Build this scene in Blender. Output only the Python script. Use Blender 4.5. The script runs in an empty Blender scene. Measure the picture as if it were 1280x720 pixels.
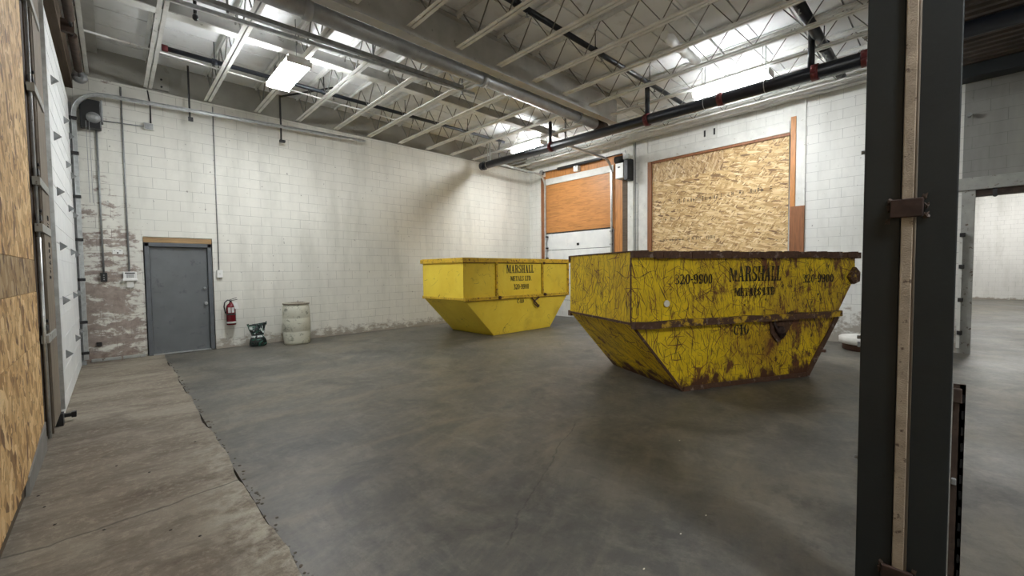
import bpy, bmesh, math, random
from mathutils import Vector, Matrix
C = bpy.context.scene.collection
PI = math.pi
random.seed(7)

# ------------------------------------------------------------------ node helpers
class N:
    def __init__(s, name):
        s.m = bpy.data.materials.new(name); s.m.use_nodes = True
        s.t = s.m.node_tree; s.t.nodes.clear()
        s.out = s.t.nodes.new('ShaderNodeOutputMaterial')
        s.b = s.t.nodes.new('ShaderNodeBsdfPrincipled')
        s.t.links.new(s.b.outputs[0], s.out.inputs[0])
        s.co = s.t.nodes.new('ShaderNodeTexCoord').outputs['Object']
    def link(s, v, sock):
        if isinstance(v, bpy.types.NodeSocket): s.t.links.new(v, sock)
        elif v is not None: sock.default_value = v
    def math(s, op, a, b=None, c=None, clamp=False):
        n = s.t.nodes.new('ShaderNodeMath'); n.operation = op; n.use_clamp = clamp
        s.link(a, n.inputs[0]); s.link(b, n.inputs[1])
        if c is not None: s.link(c, n.inputs[2])
        return n.outputs[0]
    def mapping(s, v=None, scale=(1,1,1), rot=(0,0,0), loc=(0,0,0)):
        n = s.t.nodes.new('ShaderNodeMapping'); s.link(v or s.co, n.inputs[0])
        n.inputs['Scale'].default_value = scale; n.inputs['Rotation'].default_value = rot; n.inputs['Location'].default_value = loc
        return n.outputs[0]
    def noise(s, scale, v=None, detail=4, rough=.55, dist=0, col=False):
        n = s.t.nodes.new('ShaderNodeTexNoise'); s.link(v or s.co, n.inputs['Vector'])
        n.inputs['Scale'].default_value = scale; n.inputs['Detail'].default_value = detail
        n.inputs['Roughness'].default_value = rough; n.inputs['Distortion'].default_value = dist
        return n.outputs['Color' if col else 'Fac']
    def vor(s, scale, v=None, out='Color', rnd=1.0, feature='F1'):
        n = s.t.nodes.new('ShaderNodeTexVoronoi'); s.link(v or s.co, n.inputs['Vector']); n.feature = feature
        n.inputs['Scale'].default_value = scale; n.inputs['Randomness'].default_value = rnd
        return n.outputs[out]
    def ramp(s, f, stops):
        n = s.t.nodes.new('ShaderNodeValToRGB'); s.link(f, n.inputs[0]); e = n.color_ramp.elements
        while len(e) < len(stops): e.new(.5)
        for k, (p, c) in zip(e, stops):
            k.position = p; k.color = (c, c, c, 1) if isinstance(c, (int, float)) else (*c, 1)
        return n.outputs[0]
    def step(s, f, a, b, lo=0., hi=1.):
        n = s.t.nodes.new('ShaderNodeMapRange'); n.clamp = True
        s.link(f, n.inputs[0])
        for i, v in zip((1,2,3,4), (a, b, lo, hi)): n.inputs[i].default_value = v
        return n.outputs[0]
    def mix(s, f, a, b, mode='MIX'):
        n = s.t.nodes.new('ShaderNodeMix'); n.data_type = 'RGBA'; n.blend_type = mode
        s.link(f, n.inputs[0])
        for v, i in ((a, 6), (b, 7)):
            if isinstance(v, tuple): v = (*v, 1) if len(v) == 3 else v
            s.link(v, n.inputs[i])
        return n.outputs[2]
    def sep(s, v=None):
        n = s.t.nodes.new('ShaderNodeSeparateXYZ'); s.link(v or s.co, n.inputs[0]); return n.outputs
    def comb(s, x, y, z):
        n = s.t.nodes.new('ShaderNodeCombineXYZ')
        for i, v in enumerate((x, y, z)): s.link(v, n.inputs[i])
        return n.outputs[0]
    def bump(s, h, strength=.3, dist=.01, prev=None):
        n = s.t.nodes.new('ShaderNodeBump'); s.link(h, n.inputs['Height'])
        n.inputs['Strength'].default_value = strength; n.inputs['Distance'].default_value = dist
        if prev: s.link(prev, n.inputs['Normal'])
        s.t.links.new(n.outputs[0], s.b.inputs['Normal']); return n.outputs[0]
    def fin(s, col, rough=.6, metal=0., spec=None):
        if isinstance(col, tuple): col = (*col, 1)
        s.link(col, s.b.inputs['Base Color']); s.link(rough, s.b.inputs['Roughness']); s.link(metal, s.b.inputs['Metallic'])
        if spec is not None: s.b.inputs['Specular IOR Level'].default_value = spec
        return s.m

def paint(name, col, rough=.55, metal=0., var=.12, scale=6, dark=None, dthr=(.62, .72), bumpk=.1):
    n = N(name)
    f = n.noise(scale, detail=6)
    a = tuple(max(0, c*(1-var)) for c in col); b = tuple(min(1, c*(1+var)) for c in col)
    c = n.mix(n.step(f, .3, .7), a, b)
    if dark:
        c = n.mix(n.step(n.noise(scale*2.3, detail=8, rough=.65), *dthr), c, dark)
    n.bump(n.noise(scale*12, detail=3), bumpk, .004)
    return n.fin(c, rough, metal)

def block_mat(name, ax, base=(.73,.72,.655), peel=None, grime=.35):
    n = N(name); x, y, z = n.sep()
    h = x if ax == 'x' else y
    v = n.comb(h, z, 0.)
    br = n.t.nodes.new('ShaderNodeTexBrick'); n.link(v, br.inputs['Vector'])
    br.inputs['Scale'].default_value = 1; br.inputs['Brick Width'].default_value = .41; br.inputs['Row Height'].default_value = .205
    br.inputs['Mortar Size'].default_value = .0035; br.inputs['Mortar Smooth'].default_value = .6
    br.inputs['Color1'].default_value = (1,1,1,1); br.inputs['Color2'].default_value = (.93,.93,.93,1); br.inputs['Mortar'].default_value = (0,0,0,1)
    big = n.noise(.7, detail=5, rough=.6)
    fine = n.noise(9, detail=6, rough=.65)
    c = n.mix(n.step(big, .3, .7), tuple(k*.9 for k in base), tuple(min(1, k*1.06) for k in base))
    c = n.mix(n.step(fine, .35, .75), c, tuple(k*.93 for k in base))
    # roller streaks in the paint
    st = n.noise(1, v=n.mapping(scale=(5,5,.6)), detail=3)
    c = n.mix(n.math('MULTIPLY', n.step(st, .5, .8), .3), c, tuple(k*.72 for k in base))
    # mortar line
    lvl = n.math('MULTIPLY', br.outputs['Fac'], n.step(n.noise(1.3, detail=3), .25, .65, .25, .95))
    c = n.mix(lvl, c, tuple(k*.33 for k in base))
    c = n.mix(n.math('MULTIPLY', n.step(n.noise(1, v=n.mapping(scale=(2.2,2.2,.5)), detail=6, rough=.6), .48, .72), .4), c, (.40,.40,.35))
    c = n.mix(.5, c, n.mix(1., c, br.outputs['Color'], 'MULTIPLY')) if False else c
    # pits
    c = n.mix(n.math('MULTIPLY', n.step(n.noise(17, detail=3, rough=.4), .73, .76), .6), c, (.12,.11,.1))
    # splashed dirt along the floor
    g = n.math('SUBTRACT', n.step(n.noise(5, v=n.mapping(scale=(1,1,1.6)), detail=8, rough=.7), .3, .7, 0., .75), n.math('MULTIPLY', z, 1/ (grime*1.6)))
    c = n.mix(n.math('MULTIPLY', n.step(g, 0., .25), .75), c, (.24,.2,.15))
    if peel:
        pn = n.noise(2.3, v=n.mapping(scale=(1,1,2.6)), detail=9, rough=.68, dist=.4)
        pn2 = n.noise(14, detail=6, rough=.7)
        edge = n.math('ADD', n.math('MULTIPLY', n.step(x, *peel[0]), .27), n.math('MULTIPLY', n.step(z, *peel[1]), .17))
        q = n.math('SUBTRACT', n.math('ADD', n.math('MULTIPLY', pn, .75), n.math('MULTIPLY', pn2, .25)), edge)
        # red-brown course faces where the paint is gone
        c = n.mix(n.math('MULTIPLY', n.step(n.math('ADD', q, n.math('MULTIPLY', br.outputs['Fac'], .06)), .415, .47), .85), c, n.mix(n.step(fine, .35, .65), (.15,.10,.085), (.31,.24,.20)))
    bn = n.bump(n.math('SUBTRACT', n.math('MULTIPLY', fine, .3), br.outputs['Fac']), .45, .006)
    return n.fin(c, .62)

def osb_mat(name, ax, tint=(1,1,1), rot=0., dark=1.0, fs=7.5, asp=4.3):
    """oriented strand board: layers of long flat wood strands"""
    n = N(name); x, y, z = n.sep()
    v0 = n.comb(x if ax == 'x' else y, z, 0.)
    c = None
    pal = [(.0,(.17,.085,.03)), (.18,(.40,.24,.09)), (.5,(.60,.41,.19)), (.8,(.72,.54,.29)), (1.,(.85,.70,.45))]
    pal = [(p, tuple(a*b*dark for a, b in zip(q, tint))) for p, q in pal]
    for i, (r, sc, off) in enumerate(((0,1,0), (.4,1.1,3.3), (-.38,.95,7.7), (.12,1.25,12.1), (.9,1.05,17.9), (-.2,.85,23.3))):
        v = n.mapping(v0, rot=(0,0,r+rot), loc=(off,off*1.7,0))
        w = n.comb(n.math('MULTIPLY', n.sep(v)[0], fs*sc), n.math('MULTIPLY', n.sep(v)[1], fs*asp*sc), 0.)
        cell = n.vor(1., w, 'Color')
        sx = n.sep(cell)
        col = n.ramp(sx[0], pal)
        c = col if c is None else n.mix(n.step(sx[1], .5, .55), c, col)
        hgt = sx[1] if i == 0 else n.math('MAXIMUM', hgt, sx[1])
    fibre = n.noise(1, v=n.mapping(n.comb(n.sep(v0)[0], n.sep(v0)[1], 0.), rot=(0,0,rot), scale=(14,160,1)), detail=3)
    c = n.mix(n.math('MULTIPLY', n.step(fibre, .35, .7), .22), c, tuple(.3*t for t in tint))
    c = n.mix(n.math('MULTIPLY', n.step(n.noise(13, v=n.mapping(v0, scale=(.6,1.6,1), rot=(0,0,rot)), detail=5, rough=.6), .62, .68), .6), c, (.2,.11,.045))
    n.bump(n.math('ADD', hgt, fibre), .3, .003)
    return n.fin(c, .65)

def wood_mat(name, col, ax='z', rough=.5, knots=True):
    n = N(name)
    sc = {'z': (14,14,1.2), 'y': (14,1.2,14), 'x': (1.2,14,14)}[ax]
    g = n.noise(1.6, v=n.mapping(scale=sc), detail=6, rough=.6, dist=1.2)
    a = tuple(k*.62 for k in col); b = tuple(min(1, k*1.25) for k in col)
    c = n.ramp(g, [(.3, a), (.5, col), (.72, b)])
    c = n.mix(n.math('MULTIPLY', n.step(n.noise(3, detail=5), .6, .75), .4), c, tuple(k*.5 for k in col))
    n.bump(g, .2, .004)
    return n.fin(c, rough)

def dumpster_mat(name, wear):
    n = N(name)
    base = n.mix(n.step(n.noise(1.6, detail=6), .35, .65), (.86,.62,.045), (.94,.72,.07))
    if wear > .5:
        base = n.mix(n.step(n.noise(2.2, detail=8, rough=.65), .35, .65), (.66,.44,.006), (.90,.66,.012))
    rust = n.mix(n.noise(25, detail=5), (.075,.022,.01), (.22,.075,.022))
    dark = (.03,.014,.008)
    c = base
    # long scratches: isolines of stretched, bent noise, broken up by a second noise
    def scratch(c, sc, scale, dist, w, gate, seed, colr):
        v = n.mapping(scale=sc, loc=(seed, seed*1.3, seed*.7))
        f = n.noise(scale, v=v, detail=2.5, rough=.5, dist=dist)
        d = n.math('ABSOLUTE', n.math('SUBTRACT', f, .5))
        m = n.math('MULTIPLY', n.step(d, w*.5, w, 1., 0.), n.step(n.noise(2.1, v=n.mapping(loc=(seed*2,3,1)), detail=5, rough=.6), gate, gate+.06))
        return n.mix(n.math('MULTIPLY', m, .9), c, colr)
    hx, hy, hz = n.sep(); hh = n.math('ADD', hx, hy)
    def strokes(c, ang, sl, sw, thr, seed, colr, amt=.9, gate=None):
        v = n.mapping(n.comb(hh, hz, 0.), rot=(0,0,ang), loc=(seed, seed*2.1, 0))
        vx = n.sep(v); wob = n.noise(2.5, v=v, detail=2)
        f = n.noise(1., v=n.comb(n.math('MULTIPLY', vx[0], sl), n.math('MULTIPLY', n.math('ADD', vx[1], n.math('MULTIPLY', wob, .12)), sw), seed), detail=2, rough=.4)
        m = n.step(f, thr, thr+.025)
        if gate is not None: m = n.math('MULTIPLY', m, n.step(n.noise(1.3, v=n.mapping(loc=(seed,1,seed)), detail=3), gate, gate+.1))
        return n.mix(n.math('MULTIPLY', m, amt), c, colr)
    if wear > .5:
        c = n.mix(n.math('MULTIPLY', n.step(n.noise(1.1, v=n.mapping(scale=(1,1,.55)), detail=7, rough=.65), .47, .7), n.step(n.sep()[0], -.78, .9, .1, .85)), c, (.30,.14,.018))
        xs = n.step(n.sep()[0], -.75, 1.6, -.035, .045)
        c = n.mix(n.step(n.math('ADD', n.noise(4.2, v=n.mapping(scale=(1,1,.5)), detail=9, rough=.72), xs), .555, .63), c, rust)
        c = n.mix(n.step(n.math('ADD', n.noise(12, v=n.mapping(scale=(1,1,.6)), detail=8, rough=.74), xs), .595, .65), c, dark)
        for ang, sl, sw, thr, seed, col_ in ((1.50,1.6,42,.635,1.,rust), (1.75,2.2,55,.65,4.,dark), (1.30,2.,50,.65,7.,rust), (.15,2.,48,.675,11.,rust), (-.35,2.4,55,.675,14.,dark),
                                             (.7,2.2,52,.655,18.,rust), (2.3,2.2,52,.665,23.,rust), (1.57,5.,70,.64,27.,rust), (1.1,1.4,36,.66,33.,dark)):
            c = strokes(c, ang, sl, sw, thr, seed, col_)
        for sc, s, di, w, g, seed in (((1,1,.45),1.5,.5,.0045,.5,1.), ((1,1,.8),2.4,1.,.0055,.54,19.)):
            c = scratch(c, sc, s, di, w, g, seed, rust)
        z = n.sep()[2]
        # rust creeping up from the bottom edge and under the rail
        q = n.math('SUBTRACT', n.noise(6, v=n.mapping(scale=(1,1,.6)), detail=7, rough=.65), n.math('MULTIPLY', z, 1.1))
        c = n.mix(n.step(q, .30, .44), c, n.mix(.55, rust, dark))
    else:
        c = n.mix(n.step(n.noise(9, detail=9, rough=.72), .655, .69), c, rust)
        for ang, sl, sw, thr, seed in ((1.5,3.,60,.73,2.), (.2,2.5,60,.74,5.), (.9,3.,60,.74,8.)):
            c = strokes(c, ang, sl, sw, thr, seed, (.12,.06,.015), .8)
        for sc, s, di, w, g, seed in (((1,1,1),1.3,1.4,.0035,.53,2.), ((1,1,.6),2.2,.8,.004,.56,7.)):
            c = scratch(c, sc, s, di, w, g, seed, (.2,.1,.02))
        c = n.mix(n.math('MULTIPLY', n.step(n.noise(1.3, detail=7, rough=.6), .55, .75), .35), c, (.4,.22,.02))
    n.bump(n.noise(3.5, detail=6), .25 if wear > .5 else .12, .03)
    return n.fin(c, .48 if wear < .5 else .58)

def rust_mat(name, yellow):
    n = N(name)
    c = n.mix(n.noise(22, detail=6), (.028,.014,.010), (.15,.07,.036))
    c = n.mix(n.step(n.noise(6, detail=8, rough=.7), yellow, yellow+.08), c, (.6,.38,.02))
    c = n.mix(n.math('MULTIPLY', n.step(n.noise(11, detail=4), .6, .7), .6), c, (.3,.24,.2))
    n.bump(n.noise(30, detail=5), .5, .01)
    return n.fin(c, .75)

def text_mat(name, keep):
    n = N(name)
    f = n.math('ADD', n.math('MULTIPLY', n.noise(9, v=n.mapping(scale=(1.6,1,.7)), detail=8, rough=.75), .6), n.math('MULTIPLY', n.noise(16, v=n.mapping(scale=(2.6,1,.35)), detail=3), .4))
    c = n.mix(n.step(f, keep, keep+.05), (.018,.014,.01), (.5,.32,.015))
    return n.fin(c, .6)

def floor_mat(name, kind):
    n = N(name); x, y, z = n.sep()
    big = n.noise(.45, detail=6, rough=.6, dist=.4)
    med = n.noise(1.5, v=n.mapping(rot=(0,0,.5), scale=(.6,1.6,1)), detail=8, rough=.66, dist=.6)
    fine = n.noise(22, detail=8, rough=.75)
    grit = n.noise(140, detail=2)
    if kind == 'slab':
        c = n.mix(n.step(big, .35, .65), (.19,.162,.125), (.29,.262,.21))
        c = n.mix(n.step(med, .42, .68), c, (.13,.1,.075))
        c = n.mix(n.math('MULTIPLY', n.step(fine, .5, .62), .45), c, (.38,.35,.28))
        st = n.noise(1, v=n.mapping(scale=(.8,5,1), rot=(0,0,.15)), detail=7, rough=.65, dist=.6)
        c = n.mix(n.math('MULTIPLY', n.step(st, .55, .68), .6), c, (.09,.06,.042))
        # worn pale lip beside the joint
        c = n.mix(n.math('MULTIPLY', n.math('MULTIPLY', n.step(x, .30, .62), n.step(y, 6., 3.)), n.step(n.noise(6, detail=8, rough=.75), .42, .58, 0., .85)), c, (.52,.50,.43))
        c = n.mix(n.math('MULTIPLY', n.step(n.noise(1.1, v=n.mapping(loc=(3,1,0)), detail=8, rough=.7, dist=.6), .54, .66), .6), c, (.10,.075,.055))
        dist_c = n.math('ABSOLUTE', n.math('SUBTRACT', n.math('SUBTRACT', y, n.math('MULTIPLY', x, .1)), n.math('ADD', 3.5, n.math('MULTIPLY', n.noise(1.4, detail=6), .35))))
        c = n.mix(n.step(dist_c, .006, .014, .65, 0.), c, (.05,.04,.03))
        rough = n.step(med, .3, .7, .62, .8)
    else:
        c = n.mix(n.step(big, .35, .66), (.098,.094,.084), (.175,.16,.13))
        c = n.mix(n.math('MULTIPLY', n.step(med, .42, .66), .85), c, (.235,.2,.145))
        cool = n.noise(.38, v=n.mapping(loc=(4,2,0), scale=(1,1.3,1)), detail=4)
        c = n.mix(n.math('MULTIPLY', n.step(cool, .45, .62), .75), c, (.09,.093,.092))
        # sweeping tyre arcs
        for cx, cy, sc, amt in ((9.5, 3.2, 3.0, .22), (-2., 12.5, 2.4, .4)):
            r = n.math('SQRT', n.math('ADD', n.math('POWER', n.math('SUBTRACT', x, cx), 2.), n.math('POWER', n.math('SUBTRACT', y, cy), 2.)))
            rn = n.noise(sc, v=n.comb(n.math('MULTIPLY', r, 2.6), n.math('MULTIPLY', x, .5), n.math('MULTIPLY', y, .5)), detail=7, rough=.7)
            c = n.mix(n.math('MULTIPLY', n.step(rn, .5, .7), amt), c, (.27,.24,.185))
            c = n.mix(n.math('MULTIPLY', n.step(rn, .44, .3), amt*.9), c, (.055,.05,.045))
        # scuffed pale patches
        c = n.mix(n.math('MULTIPLY', n.step(n.noise(2.6, v=n.mapping(loc=(9,1,0), rot=(0,0,.7), scale=(1,.5,1)), detail=10, rough=.75, dist=.5), .52, .7), .6), c, (.30,.28,.235))
        c = n.mix(n.math('MULTIPLY', n.step(n.noise(.9, v=n.mapping(loc=(2,6,0)), detail=8, rough=.7, dist=.8), .5, .62), .7), c, (.06,.057,.052))
        # the wandering crack: x as a function of y, between two ends
        yy = n.math('ADD', n.math('MULTIPLY', n.math('SUBTRACT', y, 1.9), 2.0), 1.85)
        wob = n.math('MULTIPLY', n.math('SUBTRACT', n.noise(3.2, v=n.comb(0., y, 0.), detail=8, rough=.7), .5), .55)
        d = n.math('ABSOLUTE', n.math('SUBTRACT', n.math('ADD', x, wob), yy))
        lim = n.math('MULTIPLY', n.step(y, 1.7, 1.8), n.step(y, 2.75, 2.65))
        c = n.mix(n.math('MULTIPLY', n.math('MULTIPLY', n.step(d, .006, .016, 1., 0.), lim), .6), c, (.02,.02,.018))
        c = n.mix(n.math('MULTIPLY', n.step(n.noise(6, detail=10, rough=.8), .5, .66), .3), c, (.27,.25,.205))
        c = n.mix(n.math('MULTIPLY', n.step(n.noise(7, v=n.mapping(loc=(5,5,0)), detail=10, rough=.8), .5, .66), .35), c, (.05,.047,.042))
        rough = n.step(n.math('ADD', n.math('MULTIPLY', big, .6), n.math('MULTIPLY', fine, .4)), .35, .65, .34, .58)
    c = n.mix(n.math('MULTIPLY', n.step(n.noise(3.1, detail=9, rough=.75), .62, .7), .5), c, (.05,.042,.034))
    c = n.mix(n.math('MULTIPLY', n.step(grit, .3, .7, -.2, .3), .5), c, (.02,.02,.02))
    c = n.mix(1., c, (.80,.80,.80) if kind == 'main' else (.95,.93,.90), 'MULTIPLY')
    n.bump(n.math('ADD', n.math('MULTIPLY', fine, .6), n.math('MULTIPLY', med, .8)), .22, .012)
    return n.fin(c, rough)

def door_panel_mat(name):
    n = N(name)
    c = n.mix(n.step(n.noise(3, detail=5), .3, .7), (.68,.7,.7), (.8,.81,.8))
    c = n.mix(n.math('MULTIPLY', n.step(n.noise(8, v=n.mapping(scale=(1,1,.3)), detail=8, rough=.7), .58, .7), .3), c, (.4,.4,.38))
    return n.fin(c, .45)

def emit_mat(name, col, st):
    n = N(name); n.b.inputs['Emission Color'].default_value = (*col, 1); n.b.inputs['Emission Strength'].default_value = st
    return n.fin((.9,.9,.9), .4)

M = dict(
    wallA=block_mat('painted_block_back', 'x', peel=((.1, 1.1), (1.3, 3.6))),
    wallB=block_mat('painted_block_right', 'y', base=(.76,.76,.72), grime=1.1),
    wallG=block_mat('shade_darkened_grimy_block', 'y', base=(.25,.25,.235), grime=.6),  # base colour darkened to hold the bay's shade, with grime on top
    wallF=block_mat('painted_block_white', 'y', base=(.78,.78,.76), grime=.15),
    wallup=paint('upper_wall_grey', (.33,.32,.285), .75, var=.18, scale=1.5, dark=(.2,.19,.16)),  # darker grey than the block wall below
    wood_wall=paint('left_wall_paint', (.22,.19,.15), .8, var=.2),
    floor=floor_mat('worn_concrete', 'main'), slab=floor_mat('pale_concrete_strip', 'slab'),
    deck=paint('painted_deck', (.78,.79,.79), .8, var=.08, scale=1.2, dark=(.62,.62,.61), dthr=(.55,.7)),
    deckdark=paint('shade_dark_steel_deck', (.075,.06,.05), .7, var=.3, scale=2),  # dark brown puts the unlit look of the bay's deck into the colour
    joist=paint('joist_paint', (.75,.75,.72), .5, var=.15, scale=4, dark=(.3,.28,.24)),
    rod=paint('unlit_rod_grey', (.20,.20,.185), .5, var=.3, scale=3),  # web rods coloured darker than the joists to paint in their lack of light
    beam=paint('beam_paint', (.44,.435,.41), .5, var=.15, scale=3, dark=(.2,.2,.18)),
    black=paint('black_pipe', (.013,.016,.024), .32, var=.3, scale=8),
    duct=paint('grey_pipe', (.34,.35,.36), .38, .2, var=.2, scale=5, dark=(.12,.1,.08)),
    red=paint('red_coupling', (.12,.012,.014), .45, var=.3, scale=14),
    galv=paint('galvanised_steel', (.56,.58,.58), .35, .75, var=.2, scale=12, dark=(.3,.3,.29)),
    osbLd=osb_mat('strand_board_strip', 'y', (.9,.82,.72), 1.4, .72, 9, 2.2),
    galvdull=paint('dull_galvanised', (.30,.31,.31), .5, .5, var=.25, scale=9, dark=(.14,.12,.1)),
    white=paint('white_metal', (.78,.78,.76), .4, var=.05),
    whitepost=paint('white_painted_timber', (.66,.66,.62), .5, var=.1, scale=5, dark=(.33,.28,.22), dthr=(.64,.7)),
    panel=door_panel_mat('overhead_door_skin'),
    greydoor=paint('grey_door_paint', (.135,.145,.15), .42, var=.12, scale=3, dark=(.08,.085,.09), dthr=(.58,.72)),
    greyframe=paint('grey_frame_paint', (.105,.115,.125), .5, var=.15, scale=6, dark=(.05,.05,.05)),
    osbB=osb_mat('strand_board_window', 'y', (1,.97,.9), 0.0),
    osbBv=osb_mat('strand_board_upright', 'y', (.98,.95,.95), 1.45, .92),
    osbL=osb_mat('strand_board_left', 'y', (1.,.90,.76), 1.2, 1.12, 9., 2.2),
    ply=wood_mat('varnished_plywood', (.47,.205,.06), 'y', .45),
    redwood=wood_mat('brown_stained_timber', (.25,.10,.04), 'z', .55),
    orange=wood_mat('orange_timber', (.50,.215,.062), 'z', .5),
    shim=wood_mat('pine_board', (.34,.215,.10), 'x', .6),
    plank=wood_mat('weathered_plank', (.20,.165,.125), 'z', .7),
    darkwood=wood_mat('dark_timber', (.10,.07,.045), 'y', .7),
    yel1=dumpster_mat('yellow_paint', 0.), yel2=dumpster_mat('rusted_yellow_paint', 1.),
    rim1=rust_mat('yellow_rim_paint', .3), rim2=rust_mat('rusted_rim', .66), rust=rust_mat('rusted_steel', .95),
    rail1=paint('yellow_rail_paint', (.7,.45,.03), .5, var=.2, scale=7, dark=(.16,.07,.02), dthr=(.56,.62)),
    rail2=rust_mat('rusted_yellow_rail', .53),
    txt1=text_mat('black_stencil_paint', .70), txt2=text_mat('worn_stencil_paint', .545),
    column=paint('charcoal_column_paint', (.009,.013,.0145), .5, var=.2, scale=3, bumpk=.2),
    colstrip=paint('tan_speckled_core', (.32,.265,.2), .7, var=.25, scale=14, dark=(.1,.07,.05), dthr=(.6,.66), bumpk=.6),
    tarnish=paint('dark_rusty_strap', (.035,.018,.014), .55, .2, var=.4, scale=18),
    rustpost=paint('rusty_channel', (.065,.043,.032), .6, .2, var=.4, scale=10, dark=(.02,.015,.012)),
    jamb=paint('grey_white_jamb', (.34,.345,.32), .6, var=.15, scale=6, dark=(.12,.09,.07), dthr=(.6,.66)),
    blk=paint('black_plastic', (.012,.012,.013), .4, var=.2),
    redtank=paint('fire_red_enamel', (.13,.004,.010), .25, var=.1),
    label=paint('silver_label', (.5,.5,.48), .4, var=.15, scale=30),
    bagblk=None, barrel=None,
    drain=paint('dirty_white_plastic', (.7,.69,.65), .45, var=.1), brown=paint('brown_base', (.09,.04,.025), .6, var=.3),
    chip=paint('dark_chip', (.03,.025,.02), .8), chipw=paint('pale_chip', (.75,.72,.62), .7),
    lens=emit_mat('lit_fluorescent_lens', (.95,.98,1.), 55.),
    lens2=emit_mat('lit_neighbour_lens', (1.,.98,.94), 36.),
    stamp=None, rubble=paint('joint_grit', (.10,.085,.065), .9, var=.4, scale=20), curb=paint('kick_board_concrete', (.22,.21,.195), .8, var=.15),
)
def bag_material():
    n = N('black_green_bag')
    f = n.vor(16, n.mapping(scale=(1,1,1.4)), 'Distance')
    g = n.noise(10, detail=5, dist=1.5)
    c = n.mix(n.step(g, .52, .6), (.006,.012,.011), (.03,.10,.07))
    z = n.sep()[2]
    band = n.math('MULTIPLY', n.math('MULTIPLY', n.step(z, .27, .29), n.step(z, .46, .42)), n.step(n.noise(13, v=n.mapping(scale=(1,1,.5)), detail=3, dist=2.), .52, .56))
    c = n.mix(band, c, (.5,.55,.52))
    band = n.math('MULTIPLY', n.math('MULTIPLY', n.step(z, .20, .215), n.step(z, .25, .235)), n.step(n.noise(18, detail=2), .42, .48))
    c = n.mix(band, c, (.6,.62,.6))
    n.bump(n.noise(9, detail=4, dist=1.), .6, .03)
    return n.fin(c, .22)
def barrel_material():
    n = N('dirty_translucent_plastic')
    c = n.mix(n.noise(5, detail=6), (.46,.46,.37), (.64,.63,.53))
    c = n.mix(n.step(n.noise(7, detail=7, rough=.65), .56, .66), c, (.22,.23,.18))
    c = n.mix(n.math('MULTIPLY', n.step(n.noise(20, detail=5), .6, .7), .6), c, (.12,.11,.08))
    n.bump(n.noise(14, detail=4), .3, .01)
    return n.fin(c, .5)
def stamp_material():
    n = N('faded_mill_stamp')
    return n.fin(n.mix(n.step(n.noise(30, detail=6, rough=.7), .55, .64), (.045,.028,.018), (.42,.28,.12)), .7)
M['bagblk'] = bag_material(); M['barrel'] = barrel_material(); M['stamp'] = stamp_material()

# ------------------------------------------------------------------ mesh helpers
def nb(): return bmesh.new()
def box(bm, x0, x1, y0, y1, z0, z1, bev=0.):
    r = bmesh.ops.create_cube(bm, size=1)
    for v in r['verts']:
        v.co = Vector(((x0+x1)/2+v.co.x*(x1-x0), (y0+y1)/2+v.co.y*(y1-y0), (z0+z1)/2+v.co.z*(z1-z0)))
    if bev:
        es = list({e for v in r['verts'] for e in v.link_edges})
        bmesh.ops.bevel(bm, geom=es, offset=bev, segments=2, affect='EDGES', profile=.5)
    return bm
def obox(bm, p0, p1, w, h, up=(0,0,1)):
    """box bar from p0 to p1, width w sideways, height h along up"""
    p0, p1 = Vector(p0), Vector(p1); d = (p1-p0); L = d.length; d.normalize()
    u = Vector(up); s = d.cross(u)
    if s.length < 1e-4: u = Vector((1,0,0)); s = d.cross(u)
    s.normalize(); u = s.cross(d)
    vs = []
    for a in (p0, p1):
        for i, j in ((-1,-1),(1,-1),(1,1),(-1,1)): vs.append(bm.verts.new(a+s*(i*w/2)+u*(j*h/2)))
    for f in ((3,2,1,0),(4,5,6,7),(0,1,5,4),(1,2,6,5),(2,3,7,6),(3,0,4,7)): bm.faces.new([vs[k] for k in f])
    return bm
def tube(bm, pts, r, seg=10, caps=True):
    pts = [Vector(p) for p in pts]; rings = []
    rs = r if isinstance(r, (list, tuple)) else [r]*len(pts)
    t0 = (pts[1]-pts[0]).normalized()
    u = t0.cross(Vector((0,0,1)));
    if u.length < 1e-3: u = t0.cross(Vector((1,0,0)))
    u.normalize()
    for i, p in enumerate(pts):
        if i == 0: t = (pts[1]-pts[0])
        elif i == len(pts)-1: t = (pts[-1]-pts[-2])
        else: t = (pts[i+1]-p).normalized()+(p-pts[i-1]).normalized()
        t.normalize(); u = (u-t*u.dot(t)).normalized(); w = t.cross(u)
        rings.append([bm.verts.new(p+(u*math.cos(2*PI*k/seg)+w*math.sin(2*PI*k/seg))*rs[i]) for k in range(seg)])
    for a, b in zip(rings, rings[1:]):
        for k in range(seg):
            f = bm.faces.new((a[k], a[(k+1)%seg], b[(k+1)%seg], b[k])); f.smooth = True
    if caps: bm.faces.new(rings[0][::-1]); bm.faces.new(rings[-1])
    return bm
def lathe(bm, prof, c=(0,0,0), seg=32, axis='z', close=False):
    rings = []
    for r, h in prof:
        ring = []
        for k in range(seg):
            a = 2*PI*k/seg; p = (r*math.cos(a), r*math.sin(a), h)
            if axis == 'y': p = (p[0], p[2], p[1])
            if axis == 'x': p = (p[2], p[0], p[1])
            ring.append(bm.verts.new(Vector(c)+Vector(p)))
        rings.append(ring)
    for a, b in zip(rings, rings[1:]):
        for k in range(seg):
            f = bm.faces.new((a[k], a[(k+1)%seg], b[(k+1)%seg], b[k])); f.smooth = True
    bm.faces.new(rings[0][::-1]); bm.faces.new(rings[-1])
    return bm
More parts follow.
